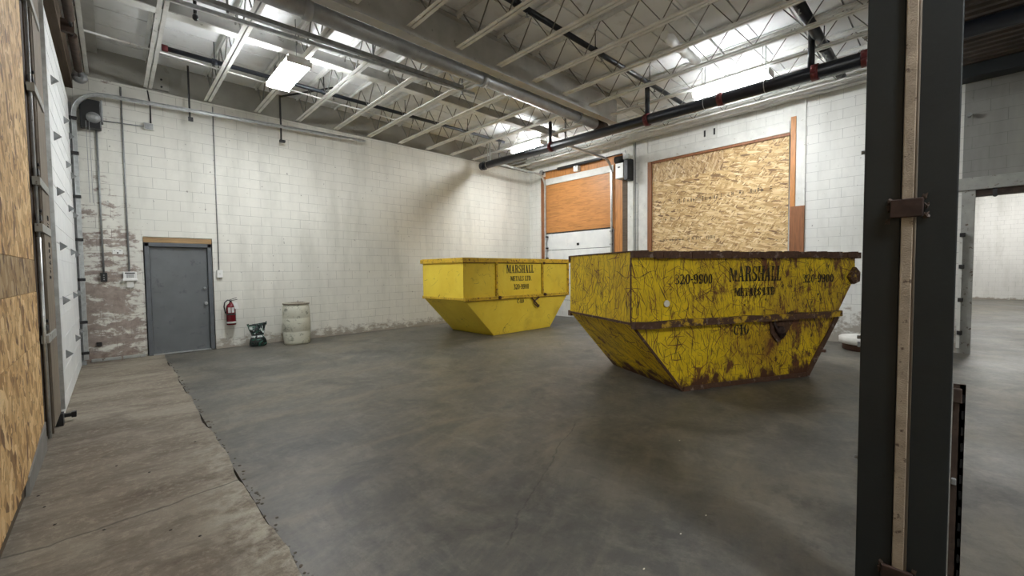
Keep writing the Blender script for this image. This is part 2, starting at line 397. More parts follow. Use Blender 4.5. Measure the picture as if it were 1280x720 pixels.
def prism(bm, pts, off):
    """polygon (3-D points) given thickness by vector off"""
    a = [bm.verts.new(Vector(p)) for p in pts]; b = [bm.verts.new(Vector(p)+Vector(off)) for p in pts]
    n = len(a)
    bm.faces.new(a[::-1]); bm.faces.new(b)
    for i in range(n): bm.faces.new((a[i], a[(i+1)%n], b[(i+1)%n], b[i]))
    return bm
def link(name, bm, m, loc=(0,0,0)):
    bmesh.ops.recalc_face_normals(bm, faces=bm.faces[:])
    me = bpy.data.meshes.new(name); bm.to_mesh(me); bm.free()
    for k in (m if isinstance(m, (list, tuple)) else [m]): me.materials.append(k)
    o = bpy.data.objects.new(name, me); C.objects.link(o); o.location = loc
    return o
def tag(o, label=None, cat=None, group=None, kind=None):
    if label: o['label'] = label
    if cat: o['category'] = cat
    if group: o['group'] = group
    if kind: o['kind'] = kind
    return o
def thing(name, label, cat, loc=(0,0,0), rz=0., group=None, kind=None):
    o = bpy.data.objects.new(name, None); C.objects.link(o); o.empty_display_size = .2
    o.location = loc; o.rotation_euler = (0,0,rz); return tag(o, label, cat, group, kind)
def wpart(name, bm, m, parent, label=None):
    """part whose mesh was written in world coordinates; parent must be unrotated"""
    p = parent; off = Vector((0,0,0))
    while p: off += p.location; p = p.parent
    for v in bm.verts: v.co -= off
    o = link(name, bm, m); o.parent = parent
    if label: o['label'] = label
    return o
def lpart(name, bm, m, parent, label=None):
    o = link(name, bm, m); o.parent = parent
    if label: o['label'] = label
    return o
def solo(name, bm, m, label, cat, group=None, kind=None):
    """a thing that is one mesh: origin at the middle of its base"""
    xs = [v.co.x for v in bm.verts]; ys = [v.co.y for v in bm.verts]; zs = [v.co.z for v in bm.verts]
    c = Vector(((min(xs)+max(xs))/2, (min(ys)+max(ys))/2, min(zs)))
    for v in bm.verts: v.co -= c
    return tag(link(name, bm, m, c), label, cat, group, kind)
def struct(name, bm, m, label=None):
    o = link(name, bm, m); o['kind'] = 'structure'
    if label: o['label'] = label
    return o
def copy_tree(o, parent=None):
    c = o.copy(); C.objects.link(c); c.parent = parent
    for ch in list(o.children): copy_tree(ch, c)
    return c

YA, XB, XL, ZD = 10.78, 11.2, -.52, 5.75
YF = -3.2            # wall behind the camera
# ------------------------------------------------------------------ floor
bm = nb()
box(bm, .66, 33, YF, YA+.3, -.2, 0)
for f in bm.faces: f.material_index = 0
# left strip with a ragged edge standing a few millimetres proud
edge = []
y = YF
while y < YA+.3:
    edge.append((.657+random.uniform(-.006,.005)+.012*math.sin(y*3.1)+.008*math.sin(y*7.7), y)); y += .07
n0 = len(bm.faces)
top = [(XL-.4, YA+.3), (XL-.4, YF)]
poly = top+[(a, b) for a, b in edge]+[(.65, YA+.3)]
va = [bm.verts.new((a, b, .012)) for a, b in poly]; vb = [bm.verts.new((a, b, -.2)) for a, b in poly]
fs = [bm.faces.new(va)]
for i in range(len(va)):
    fs.append(bm.faces.new((va[i], va[(i+1)%len(va)], vb[(i+1)%len(va)], vb[i])))
for f in fs: f.material_index = 1
struct('floor', bm, [M['floor'], M['slab']])

# crumbled filler in the joint between the slabs
bm = nb()
for k in range(150):
    yy = random.uniform(1.2, 9.8); s = random.uniform(.004, .011)
    x = .675+random.gauss(0, .018)
    r = bmesh.ops.create_icosphere(bm, subdivisions=1, radius=s)
    for v in r['verts']: v.co = Vector((x+v.co.x*1.4, yy+v.co.y*1.6, .001+v.co.z*.5))
tag(link('joint_rubble', bm, M['rubble']), 'crumbled dark grit lying along the joint between the two floor slabs', 'grit', kind='stuff')

# ------------------------------------------------------------------ walls
bm = nb()
DX0, DX1, DZ = .43, 1.53, 2.34
box(bm, -.9, DX0, YA, YA+.3, -.1, 5.17); box(bm, DX1, XB+.3, YA, YA+.3, -.1, 5.17); box(bm, DX0, DX1, YA, YA+.3, DZ, 5.17)
struct('wall_back', bm, M['wallA'])
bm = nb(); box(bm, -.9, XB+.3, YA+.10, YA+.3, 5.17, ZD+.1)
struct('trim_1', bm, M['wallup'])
bm = nb()
for a, b, z0, z1 in ((9.95,YA+.3,0,5.9), (5.95,7.2,0,5.9), (-.1,2.55,0,5.9), (7.2,9.95,4.9,5.9), (2.55,5.95,4.6,5.9),):
    box(bm, XB, XB+.3, a, b, z0-(.2 if z0 == 0 else 0), z1)
struct('wall_right', bm, M['wallB'])
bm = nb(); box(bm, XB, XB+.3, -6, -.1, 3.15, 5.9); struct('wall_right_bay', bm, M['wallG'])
bm = nb()
for a, b, z0, z1 in ((10.62,YA+.3,0,5.9), (YF,6.55,0,5.9), (6.55,10.62,4.75,5.9)):
    box(bm, XL-.35, XL-.03, a, b, z0-(.2 if z0 == 0 else 0), z1)
struct('wall_left', bm, M['wood_wall'])
bm = nb(); box(bm, XL-.3, 33, YF-.2, YF, -.2, 5.9); struct('wall_front', bm, M['wallB'])
bm = nb(); box(bm, XL-.5, 33, YF-.2, YA+.5, ZD+.06, ZD+.16)
y = -3.
while y < YA:       # plank seams running across the deck
    box(bm, XL-.5, XB, y+.012, y+.598, ZD, ZD+.07); y += .61
struct('ceiling', bm, M['deck'])
# neighbouring room seen through the doorway
bm = nb(); box(bm, 30, 30.3, -14, 12, -.2, 5.9); struct('wall_far', bm, M['wallF'])
bm = nb(); box(bm, XB+.3, 33, 5, 5.2, -.2, 5.9); struct('wall_far_left', bm, M['wallF'])
bm = nb(); box(bm, XB+.3, 33, YF-.05, YF+.0, 0, 5.9); 
bm.free()

# rounded bond-beam ledge at the top of the right wall (the pale band with shade under it)
bm = nb(); box(bm, XB-.16, XB, -.1, YA, 5.33, 5.52, .01); box(bm, XB-.2, XB, -.1, YA, 5.52, 5.56)
struct('trim_2', bm, M['joist'])
# ------------------------------------------------------------------ entry door in the back wall
d = thing('door_1', 'grey steel entry door in a grey frame in the block wall', 'door', (.98, YA, 0), kind='structure')
bm = nb()
fx0, fx1, fz = DX0+.015, DX1-.02, 2.225
for a, b in ((fx0, fx0+.07), (fx1-.07, fx1)): box(bm, a, b, YA-.035, YA+.2, .012, fz, .006)
box(bm, fx0, fx1, YA-.035, YA+.2, fz-.075, fz, .006)
for a, b in ((fx0+.07, fx0+.09), (fx1-.09, fx1-.07)): box(bm, a, b, YA+.07, YA+.12, .012, fz-.07)
wpart('door_frame', bm, M['greyframe'], d)
bm = nb(); box(bm, fx0+.075, fx1-.075, YA+.035, YA+.075, .03, fz-.085, .004)
leaf = wpart('door_leaf', bm, M['greydoor'], d)
bm = nb(); box(bm, fx0+.06, fx1-.06, YA-.03, YA+.12, .012, .03); wpart('threshold', bm, M['galv'], d, 'bright metal threshold')
hx = fx1-.125
bm = nb(); lathe(bm, [(.031,0),(.031,-.012),(.012,-.016),(.012,-.045),(.028,-.05),(.032,-.065),(.024,-.082)], (hx, YA+.035, .99), 20, 'y'); wpart('door_knob', bm, M['galv'], d, 'chrome door knob')
bm = nb(); lathe(bm, [(.03,0),(.03,-.014),(.018,-.02),(.018,-.03)], (hx-.01, YA+.035, 1.3), 20, 'y'); wpart('deadbolt', bm, M['galv'], d, 'chrome deadbolt')
bm = nb(); box(bm, DX0+.005, DX1-.01, YA-.01, YA+.15, fz+.005, DZ-.012, .004); wpart('shim_board', bm, M['shim'], d, 'raw pine board above the frame')
bm = nb(); box(bm, fx1-.24, fx1-.16, YA+.032, YA+.036, .48, .5); wpart('scuff_plate', bm, M['greyframe'], d)
bm = nb(); box(bm, DX0-.6, DX1+1, YA+.31, YA+.35, -.1, 3); struct('trim_3', bm, M['blk'])

# ------------------------------------------------------------------ sectional door, left wall
d = thing('door_2', 'tall white sectional overhead door in the left wall', 'door', (-.47, 8.6, 0), kind='structure')
y0, y1 = 6.62, 10.5; nsec = 7; hs = .663
for k in range(nsec):
    z0 = .0+k*hs+.015*(k == 0)
    bm = nb(); box(bm, -.515, -.46, y0, y1, z0, z0+hs-.006, .008)
    for rz in (.17, .42): box(bm, -.464, -.457, y0+.02, y1-.02, z0+rz*hs/.6, z0+rz*hs/.6+.006)
    s = wpart('door_section', bm, M['panel'], d)
    if k > 0:
        for yy in (7.5, 9.3, 10.3):
            zz = z0-.03
            bm = nb(); prism(bm, [(-.46, yy-.02, zz-.055), (-.46, yy-.02, zz+.055), (-.395, yy-.02, zz)], (0, .035, 0)); lathe(bm, [(.014, 0), (.014, -.012)], (-.435, yy-.02, zz), 10, 'y')
            wpart('hinge_bracket', bm, M['galvdull'], s, 'triangular grey hinge bracket')
# bottom corner fixture
bm = nb(); box(bm, -.46, -.37, y0-.02, y0+.03, .06, .10, .005); box(bm, -.39, -.35, y0-.03, y0+.04, .05, .11, .006); wpart('bottom_bracket', bm, M['blk'], d, 'black bottom roller bracket')

def sweep_channel(bm, pts, w, dep, wdir):
    """galvanised C-shaped track: web plus two lips swept along pts; wdir = constant side axis"""
    wdir = Vector(wdir); pts = [Vector(p) for p in pts]; prof = [(-w/2,dep),(-w/2,0),(w/2,0),(w/2,dep)]
    th = .004; rings = []
    for i, p in enumerate(pts):
        t = ((pts[min(i+1,len(pts)-1)]-pts[max(i-1,0)])).normalized(); nn = t.cross(wdir).normalized()
        outer = [p+nn*a+wdir*b for a, b in prof]
        inner = [p+nn*(a*(1-2*th/w*1.0))+wdir*(max(b, th)) for a, b in prof]
        rings.append([bm.verts.new(q) for q in outer+inner[::-1]])
    n = len(rings[0])
    for a, b in zip(rings, rings[1:]):
        for k in range(n): bm.faces.new((a[k], a[(k+1)%n], b[(k+1)%n], b[k]))
    bm.faces.new(rings[0][::-1]); bm.faces.new(rings[-1])
def track_pts(x0, dirx, z0, zt, R, L, y, dz=.0):
    """vertical run, quarter bend, horizontal run going in +-x"""
    P = [(x0, y, z0), (x0, y, (z0+zt-R)/2), (x0, y, zt-R)]
    for k in range(1, 10):
        a = PI/2*k/9; P.append((x0+dirx*(R-R*math.cos(a)), y, zt-R+R*math.sin(a)))
    P.append((x0+dirx*(R+.5*(L-R)), y, zt+dz*.5)); P.append((x0+dirx*L, y, zt+dz)); return P
def straps(parent, x, ys, zs, w=.09, m='galvdull', depth=.03):
    for z in zs:
        bm = nb(); box(bm, x-depth, x+.045, ys[0], ys[1], z, z+w, .004)
        wpart('track_bracket', bm, M[m], parent)
t = thing('door_track', 'galvanised door track beside the back wall, running on along its top', 'door track', (-.42, 10.56, 0))
bm = nb(); sweep_channel(bm, track_pts(-.40, 1, .1, 4.82, .42, 5.25, 10.56, .17), .06, .05, (0,-1,0)); wpart('channel', bm, M['galv'], t)
bm = nb(); box(bm, -.50, -.425, 10.57, 10.62, .05, 4.6); wpart('mounting_angle', bm, M['galvdull'], t)
for z in (.2, .75, 1.5, 2.2, 2.95, 3.7, 4.3):
    bm = nb(); box(bm, -.47, -.36, 10.50, 10.575, z, z+.05, .004); wpart('roller_bracket', bm, M['blk'], t)
bm = nb(); box(bm, -.47, -.40, 10.48, 10.56, .02, .09); wpart('foot', bm, M['galvdull'], t)
bm = nb()
for x0 in (1.22,): box(bm, x0-.015, x0+.015, 10.57, 10.60, 4.72, ZD)
box(bm, 1.19, 1.27, 10.55, 10.58, 4.66, 4.74)
wpart('hanger', bm, M['blk'], t)
bm = nb(); box(bm, 2.86, 2.89, 10.57, 10.60, 4.6, 5.62); obox(bm, (2.875,10.585,5.6), (3.7,9.6,5.72), .03, .03); box(bm, 2.84, 2.95, 10.54, 10.62, 4.58, 4.63)
wpart('hanger', bm, M['blk'], t)
t = thing('door_track', 'long galvanised door track hung below the joists left of the steel beam', 'door track', (-.42, 6.6, 0))
bm = nb(); sweep_channel(bm, track_pts(-.455, 1, .16, 4.9, .42, 5.75, 6.57, .2), .05, .035, (0,1,0)); wpart('channel', bm, M['galv'], t)
bm = nb(); box(bm, .3, 5.0, 6.53, 6.60, 5.02, 5.08); 
for v in bm.verts: v.co.z += (v.co.x)*.02-.02
wpart('stiffening_angle', bm, M['galvdull'], t)
for x0 in (1.2, 3.2, 5.0):
    bm = nb(); box(bm, x0-.012, x0+.012, 6.575, 6.605, 5.0, ZD); wpart('hanger', bm, M['galvdull'], t)
# jamb beside that track: rusty post, thin rods, plank with handwriting
t = thing('door_jamb', 'weathered plank door jamb with rusty uprights beside the left strand board', 'door jamb', (-.5, 6.2, 0))
bm = nb(); box(bm, -.555, -.46, 5.93, 6.54, .14, 5.6, .004); plank = wpart('plank', bm, M['plank'], t)
bm = nb(); box(bm, -.555, -.51, 5.67, 5.80, .0, 5.6); wpart('channel_post', bm, M['rustpost'], t)
bm = nb(); box(bm, -.555, -.50, 5.80, 5.98, .1, 5.6); wpart('back_board', bm, M['darkwood'], t)
bm = nb(); tube(bm, [(-.482, 5.74, .1), (-.482, 5.74, 5.6)], .011, 8); wpart('rod', bm, M['galvdull'], t)
bm = nb(); tube(bm, [(-.472, 5.86, .1), (-.472, 5.86, 5.6)], .009, 8); wpart('rod', bm, M['plank'], t)
bm = nb(); tube(bm, [(-.478, 5.70, .1), (-.478, 5.70, 1.95)], .014, 8); wpart('rod', bm, M['galv'], t)
for z in (.98, 2.0, 2.42, 3.25, 4.05):
    bm = nb(); box(bm, -.50, -.448, 5.69, 6.38, z, z+.075, .004); wpart('cross_strap', bm, M['jamb'], t)
    bm = nb(); box(bm, -.50, -.462, 5.76, 5.88, z+.11, z+.16, .004); lathe(bm, [(.016,0),(.016,.012),(.01,.016)], (-.472, 5.80, z+.2), 8, 'x'); wpart('clamp', bm, M['blk'], t)
bm = nb(); box(bm, -.545, -.44, 6.44, 6.56, .012, .14, .004); wpart('foot_post', bm, M['blk'], t)
# handwriting on the plank, written vertically
bm = nb()
def scrawl(bm, y, z, s, strokes):
    for st in strokes:
        P = [(-.459, y+b*s, z-a*s) for a, b in st]      # a = along the writing (downwards), b = letter height
        for p, q in zip(P, P[1:]): obox(bm, p, q, .004, .007, (1,0,0))
L_ = {'S': [[(.5,.9),(.1,.95),(0,.7),(.5,.4),(.4,.05),(0,.1)]], 'i': [[(.2,0),(.25,.6)],[(.27,.8),(.29,.85)]], 'd': [[(.5,1.),(.4,0),(.1,.05),(.1,.45),(.4,.5)]],
      'e': [[(.05,.3),(.4,.35),(.3,.55),(.05,.4),(.1,.05),(.45,.05)]], 't': [[(.3,1.),(.25,.05),(.4,0)],[(.05,.7),(.5,.72)]], 'n': [[(.1,.5),(.1,0)],[(.1,.4),(.35,.5),(.4,0)]],
      'g': [[(.4,.5),(.1,.5),(.1,.1),(.4,.1),(.4,.5),(.35,-.4),(.05,-.35)]]}
px = 0
for ch in 'Side Setting':
    if ch != ' ': scrawl(bm, 6.22, 2.2-px, .095, L_[ch])
    px += .058 if ch != 'i' else .036
wpart('handwriting', bm, M['blk'], plank, 'black marker handwriting')
# torsion shaft and opener above the left door
t = thing('torsion_shaft', 'dark torsion spring shaft above the tall left door', 'spring shaft', (-.33, 8.7, 4.9))
bm = nb(); tube(bm, [(-.30, 6.4, 5.02), (-.30, 10.62, 5.02)], .018, 10); wpart('shaft', bm, M['blk'], t)
for a, b in ((6.9, 8.2), (8.7, 10.1)):
    bm = nb(); tube(bm, [(-.30, a+k*.02, 5.02) for k in range(int((b-a)/.02))], [.045+.006*(k%2) for k in range(int((b-a)/.02))], 12); wpart('spring', bm, M['rustpost'], t)
bm = nb(); lathe(bm, [(.05,0),(.10,.01),(.10,.02),(.06,.03),(.06,.06),(.10,.07),(.10,.08),(.05,.09)], (-.30,10.4,5.02), 20, 'y'); wpart('cable_drum', bm, M['galvdull'], t)
bm = nb(); box(bm, -.53, -.27, 8.40, 8.46, 4.93, 5.1); wpart('centre_bearing', bm, M['rustpost'], t)
bm = nb(); box(bm, XL-.03, -.40, 6.3, 10.7, 4.88, 5.28); struct('trim_4', bm, M['darkwood'])
bm = nb(); box(bm, -.25, -.07, 6.3, YA, 5.62, 5.745); struct('trim_5', bm, M['beam'])
t = thing('door_opener', 'black chain door opener high in the corner beside the tall left door', 'door opener', (-.16, 10.6, 4.2))
bm = nb(); box(bm, -.33, -.06, 10.59, 10.77, 4.22, 4.72, .015); wpart('housing', bm, M['blk'], t)
bm = nb(); box(bm, -.06, -.035, 10.60, 10.77, 4.35, 4.74, .004); wpart('mounting_plate', bm, M['galvdull'], t)
bm = nb(); lathe(bm, [(.02,0),(.095,-.01),(.095,-.03),(.05,-.04),(.03,-.06)], (-.16,10.59,4.40), 20, 'y'); wpart('chain_wheel', bm, M['galvdull'], t)
for x0 in (-.255, -.215):
    bm = nb(); z = 4.3
    while z > 2.9:
        obox(bm, (x0, 10.53, z-.015), (x0, 10.53, z+.015), .008, .008); z -= .028
    wpart('hand_chain', bm, M['galvdull'], t)

# ------------------------------------------------------------------ left strand-board cladding
def osb(name, y0, y1, z0, z1, label, m='osbL', x=-.505):
    bm = nb(); box(bm, x-.016, x, y0+.0015, y1-.0015, z0+.0015, z1-.0015, .001); return solo(name, bm, M[m], label, 'strand board', 'strand boards on the left wall')
osb('strand_board', .2, 4.35, 1.74, 3.9, 'upper strand board on the left wall, nearest the camera')
osb('strand_board', 4.35, 5.60, 1.74, 5.6, 'tall upper strand board on the left wall beside the rusty door jamb')
osb('strand_board', 1.0, 5.62, 1.46, 1.74, 'narrow darker strand board strip halfway up the left wall', 'osbLd')
osb('strand_board', .2, 5.64, 1.02, 1.46, 'low strip of strand board below the narrow darker strip at the left')
osb('strand_board', .2, 4.30, .10, 1.02, 'bottom strand board on the left wall, in front of the grey kick board')
osb('strand_board', 4.30, 5.66, .12, 1.02, 'bottom strand board on the left wall above the grey kick board')
bm = nb(); prism(bm, [(-.515,4.55,.012),(-.515,5.66,.012),(-.515,5.66,.27),(-.515,5.1,.2),(-.515,4.6,.14)], (.02,0,0))
solo('kick_board', bm, M['curb'], 'grey kick board at the floor under the left strand boards', 'kick board')
bm = nb(); box(bm, -.56, -.52, .0, 5.66, .0, .12); struct('baseboard_left', bm, M['darkwood'])

# ------------------------------------------------------------------ boarded window opening, right wall
def postB(name, y0, y1, z0, z1, x0, x1, m, label, cat='post', group=None):
    bm = nb(); box(bm, x0, x1, y0, y1, z0, z1, .004); return solo(name, bm, M[m], label, cat, group)
def osbw(y0, y1, z0, z1, label, m='osbB'):
    bm = nb(); box(bm, XB+.01, XB+.026, y0+.001, y1-.001, z0+.001, z1-.001, .001); return solo('strand_board', bm, M[m], label, 'strand board', 'strand boards closing the right opening')
w = osbw(4.02, 5.93, 4.08, 4.6, 'upright-grained strand board at the upper left of the boarded opening', 'osbBv')
osbw(2.6, 4.02, 4.08, 4.6, 'strand board at the upper right of the boarded opening')
big = osbw(2.6, 5.93, .02, 4.08, 'large strand board sheet filling the boarded opening')
# unreadable printed mill stamps: rows of small broken marks
def marks(parent, y0, y1, z, h, seed):
    rnd = random.Random(seed); bm = nb(); y = y1; 
    while y > y0:
        wv = rnd.choice((.035,.05,.06))
        if rnd.random() < .85:
            for k in range(rnd.choice((1,2,2))):
                yy = y-k*wv*.5; box(bm, XB+.0065, XB+.0085, yy-wv*.22, yy, z+rnd.uniform(0,.02), z+h*rnd.uniform(.6,1))
            if rnd.random() < .6: box(bm, XB+.0065, XB+.0085, y-wv*.8, y, z+h*.42, z+h*.58)
            if rnd.random() < .5: box(bm, XB+.0065, XB+.0085, y-wv*.8, y, z+h*.85, z+h)
        y -= wv+rnd.choice((.015,.02,.05))
    wpart('mill_stamp', bm, M['stamp'], parent, 'faded dark printing')
marks(big, 4.0, 5.2, 3.37, .12, 1); marks(big, 2.95, 3.9, 3.40, .11, 2); marks(big, 5.25, 5.6, 2.93, .1, 3); marks(big, 4.2, 5.7, 2.36, .09, 4)
bm = nb(); box(bm, XB-.05, XB-.001, 2.58, 6.05, 4.65, 4.90, .005); solo('lintel_board', bm, M['whitepost'], 'white painted board across the top of the boarded opening', 'board')
bm = nb(); box(bm, XB-.035, XB-.001, 2.58, 5.92, 4.585, 4.65, .004); solo('lintel_board', bm, M['redwood'], 'thin brown board under the white board of the boarded opening', 'board')
postB('timber_post', 5.93, 6.05, .0, 4.64, XB-.05, XB, 'redwood', 'brown timber post at the left edge of the boarded opening')
postB('timber_post', 6.06, 6.34, .0, 5.30, XB-.02, XB, 'whitepost', 'white painted post left of the boarded opening')
postB('timber_post', 2.46, 2.56, 2.98, 4.98, XB-.055, XB+.0, 'orange', 'upper orange timber post at the right edge of the boarded opening')
postB('timber_post', 2.28, 2.56, .0, 2.98, XB-.05, XB+.0, 'redwood', 'wide lower brown timber post at the right edge of the boarded opening')
bm = nb(); box(bm, XB-.03, XB, 2.28, 2.46, 2.98, 5.33, .003); box(bm, XB-.03, XB, 2.56, 2.72, 2.98+1.75, 5.33, .003); box(bm, XB-.03, XB, 2.46, 2.56, 4.98, 5.33)
solo('timber_post', bm, M['whitepost'], 'white painted post right of the boarded opening with an orange timber set in it', 'post')
# slotted bracket above the opening
b = thing('wall_bracket', 'small white slotted bracket on the wall above the boarded opening', 'bracket', (XB, 4.33, 4.9))
bm = nb()
for a in (4.20, 4.50): box(bm, XB-.02, XB, a-.03, a+.03, 4.92, 5.26, .003)
box(bm, XB-.012, XB, 4.2, 4.5, 4.92, 5.26); wpart('plate', bm, M['whitepost'], b)
for a in (4.23, 4.47):
    bm = nb(); box(bm, XB-.024, XB-.018, a-.022, a+.022, 5.0, 5.16); wpart('slot', bm, M['blk'], b)

# ------------------------------------------------------------------ dock door, right wall
d = thing('door_3', 'white sectional dock door under a varnished plywood panel', 'door', (XB, 8.6, 0), kind='structure')
y0, y1 = 7.2, 9.95
for k in range(5):
    z0 = k*.575; bm = nb(); box(bm, XB-.02, XB+.03, y0+.02, y1-.02, z0+.01, z0+.57, .008)
    for rz in (.2, .4): box(bm, XB-.025, XB-.018, y0+.05, y1-.05, z0+rz, z0+rz+.005)
    s = wpart('door_section', bm, M['panel'], d)
bm = nb(); box(bm, XB-.035, XB-.015, 8.5, 8.6, 2.42, 2.5, .006); wpart('lock_plate', bm, M['blk'], d, 'small black lock plate')
bm = nb(); box(bm, XB-.02, XB+.02, y0, y1, 2.90, 4.59, .003)
wpart('plywood_panel', bm, M['ply'], d, 'varnished plywood panel')
bm = nb(); box(bm, XB-.028, XB-.02, y0, y1, 2.88, 2.915); wpart('seal', bm, M['blk'], d)
bm = nb(); box(bm, XB-.05, XB, y0-.02, y1, 4.59, 4.80, .004); wpart('lintel_board', bm, M['whitepost'], d, 'white lintel board')
bm = nb(); box(bm, XB-.04, XB, y0-.3, y1, 4.80, 5.07, .003); wpart('header_panel', bm, M['orange'], d, 'orange timber header')
postB('timber_post', 9.95, 10.17, 0, 4.9, XB-.045, XB, 'redwood', 'brown timber post at the left edge of the dock door, nearest the corner')
bm = nb(); box(bm, XB-.05, XB, 10.17, 10.23, 0, 4.9, .003); solo('trim_strip', bm, M['whitepost'], 'thin white strip left of the dock door beside the brown post', 'trim strip')
postB('timber_post', 6.86, 7.18, 0, 5.05, XB-.05, XB, 'orange', 'orange timber post at the right edge of the dock door')
postB('timber_post', 6.68, 6.86, 0, 4.9, XB-.055, XB, 'darkwood', 'dark timber post right of the orange post of the dock door')
postB('timber_post', 6.50, 6.68, 0, 5.30, XB-.06, XB, 'whitepost', 'white painted post right of the dark timber post of the dock door')
for (yy, lab) in ((9.88, 'left galvanised track of the dock door, bending back under the ceiling'), (7.22, 'right galvanised track of the dock door, bending back under the ceiling')):
    t = thing('door_track', lab, 'door track', (XB-.1, yy, 0))
    bm = nb(); sweep_channel(bm, track_pts(XB-.12, -1, .1, 4.92, .38, 2.4, yy, .05), .055, .045, (0, 1 if yy > 8 else -1, 0)); wpart('channel', bm, M['galv'], t)
    bm = nb(); a = (yy+.03) if yy > 8 else yy-.07; box(bm, XB-.11, XB-.05, a, a+.04, 0, 2.85); wpart('mounting_angle', bm, M['galvdull'], t)
    for z in (.6, 1.3, 2.0, 2.35, 2.75):
        bm = nb(); box(bm, XB-.14, XB-.04, yy-.05, yy+.03, z, z+.05, .004); wpart('roller_bracket', bm, M['blk'], t)
    bm = nb(); box(bm, XB-2.3, XB-2.27, yy-.02, yy+.02, 4.92, ZD); wpart('hanger', bm, M['galvdull'], t)
t = thing('torsion_shaft', 'dark spring shaft over the dock door', 'spring shaft', (XB-.15, 8.5, 4.9))
bm = nb(); tube(bm, [(XB-.16, 6.8, 5.03), (XB-.16, 10.2, 5.03)], .016, 8); wpart('shaft', bm, M['blk'], t)
bm = nb(); tube(bm, [(XB-.16, 7.5+.02*k, 5.03) for k in range(90)], [.045+.006*(k%2) for k in range(90)], 12); wpart('spring', bm, M['blk'], t)
bm = nb(); box(bm, XB-.2, XB-.04, 8.42, 8.6, 4.82, 4.99, .01); lathe(bm, [(.03,0),(.03,-.04)], (XB-.2, 8.5, 4.95), 12, 'x'); wpart('bearing_bracket', bm, M['white'], t)
bm = nb(); lathe(bm, [(.05,0),(.09,.01),(.09,.02),(.05,.03),(.05,.06),(.09,.07),(.05,.08)], (XB-.16,9.98,5.03), 16, 'y'); wpart('cable_drum', bm, M['galvdull'], t)
t = thing('door_opener', 'white and black door opener box beside the dock door', 'door opener', (10.95, 6.8, 4.2))
bm = nb(); box(bm, XB-.34, XB-.08, 6.66, 6.92, 4.28, 4.72, .012); cv_ = wpart('cover', bm, M['white'], t, 'white sheet metal cover')
bm = nb(); box(bm, XB-.36, XB-.02, 6.50, 6.63, 4.2, 4.82, .01); wpart('back_box', bm, M['blk'], t, 'black back box')
bm = nb(); tube(bm, [(XB-.2, 6.66, 4.86), (XB-.2, 7.0, 4.86)], .10, 16); wpart('motor', bm, M['blk'], t)
bm = nb(); box(bm, XB-.42, XB-.30, 6.46, 6.62, 4.78, 4.92, .01); tube(bm, [(XB-.36, 6.54, 4.92), (XB-.34, 6.60, 5.05), (XB-.2, 6.66, 5.0)], .012, 8); wpart('junction_box', bm, M['galv'], t)
bm = nb(); lathe(bm, [(.045,0),(.045,-.004)], (XB-.341, 6.80, 4.60), 20, 'x')
for v in bm.verts: v.co.z = 4.60+(v.co.z-4.60)*.5
wpart('badge', bm, M['blk'], cv_, 'small black oval badge')
bm = nb(); box(bm, XB-.343, XB-.341, 6.785, 6.815, 4.594, 4.606); wpart('badge_mark', bm, M['white'], cv_)
# thin grey conduits between the posts
bm = nb(); tube(bm, [(XB-.02, 6.45, .2), (XB-.02, 6.45, 5.3)], .011, 8); solo('conduit', bm, M['galvdull'], 'long thin grey conduit rising to the ceiling right of the dock door', 'conduit')
bm = nb(); tube(bm, [(XB-.02, 6.37, 1.0), (XB-.02, 6.37, 4.08), (XB-.02, 6.40, 4.12), (XB-.02, 6.44, 4.12)], .009, 8); solo('conduit', bm, M['galvdull'], 'thin grey conduit with a bent top right of the dock door', 'conduit')

# ------------------------------------------------------------------ doorway at the far right
bm = nb(); box(bm, XB-.03, XB+.32, -.27, -.1, -.2, 2.95, .006); struct('trim_6', bm, M['jamb'])
bm = nb(); box(bm, XB-.05, XB+.32, -6, -.04, 2.95, 3.17, .006); struct('trim_7', bm, M['jamb'])
bm = nb(); box(bm, XB+.02, XB+.28, -6, -.27, 2.85, 2.95, .004); struct('trim_8', bm, M['rustpost'])
t = thing('door_guide', 'pale narrow door guide with dark brackets fixed beside the right doorway', 'door guide', (XB-.05, -.09, 0))
bm = nb(); box(bm, XB-.10, XB-.04, -.13, -.085, .1, 2.15, .003); wpart('guide_strip', bm, M['whitepost'], t)
for z in (.35, .95, 1.55, 2.12):
    bm = nb(); box(bm, XB-.14, XB-.03, -.16, -.09, z, z+.07, .006); wpart('guide_bracket', bm, M['blk'], t)
bm = nb(); box(bm, XB-.02, XB+.0, -.52, -.47, 2.84, 2.95); lathe(bm, [(.03,0),(.03,.04)], (XB-.02,-.5,2.83), 10, 'x'); solo('door_roller', bm, M['blk'], 'small black roller under the rusty lintel of the right doorway', 'roller')
bm = nb(); box(bm, XB-.35, XB, -6, .02, 4.86, 5.07); struct('trim_9', bm, M['column'])
# dark corrugated deck over the right-hand bay
bm = nb(); x = 2.95
while x < XB-.17:
    prism(bm, [(x, -3.1, 5.16), (x+.04, -3.1, 5.08), (x+.12, -3.1, 5.08), (x+.16, -3.1, 5.16)], (0, 3.06, 0)); x += .2
box(bm, 2.9, XB-.002, -3.15, -.04, 5.15, 5.19)
solo('steel_deck', bm, M['deckdark'], 'dark corrugated steel deck over the bay right of the column', 'steel deck')
bm = nb(); tube(bm, [(XB-.03, -.16, 4.28), (XB-.12, -.16, 4.28)], .035, 10); solo('wall_hook', bm, M['galvdull'], 'small metal hook on the dark block wall right of the column', 'hook')

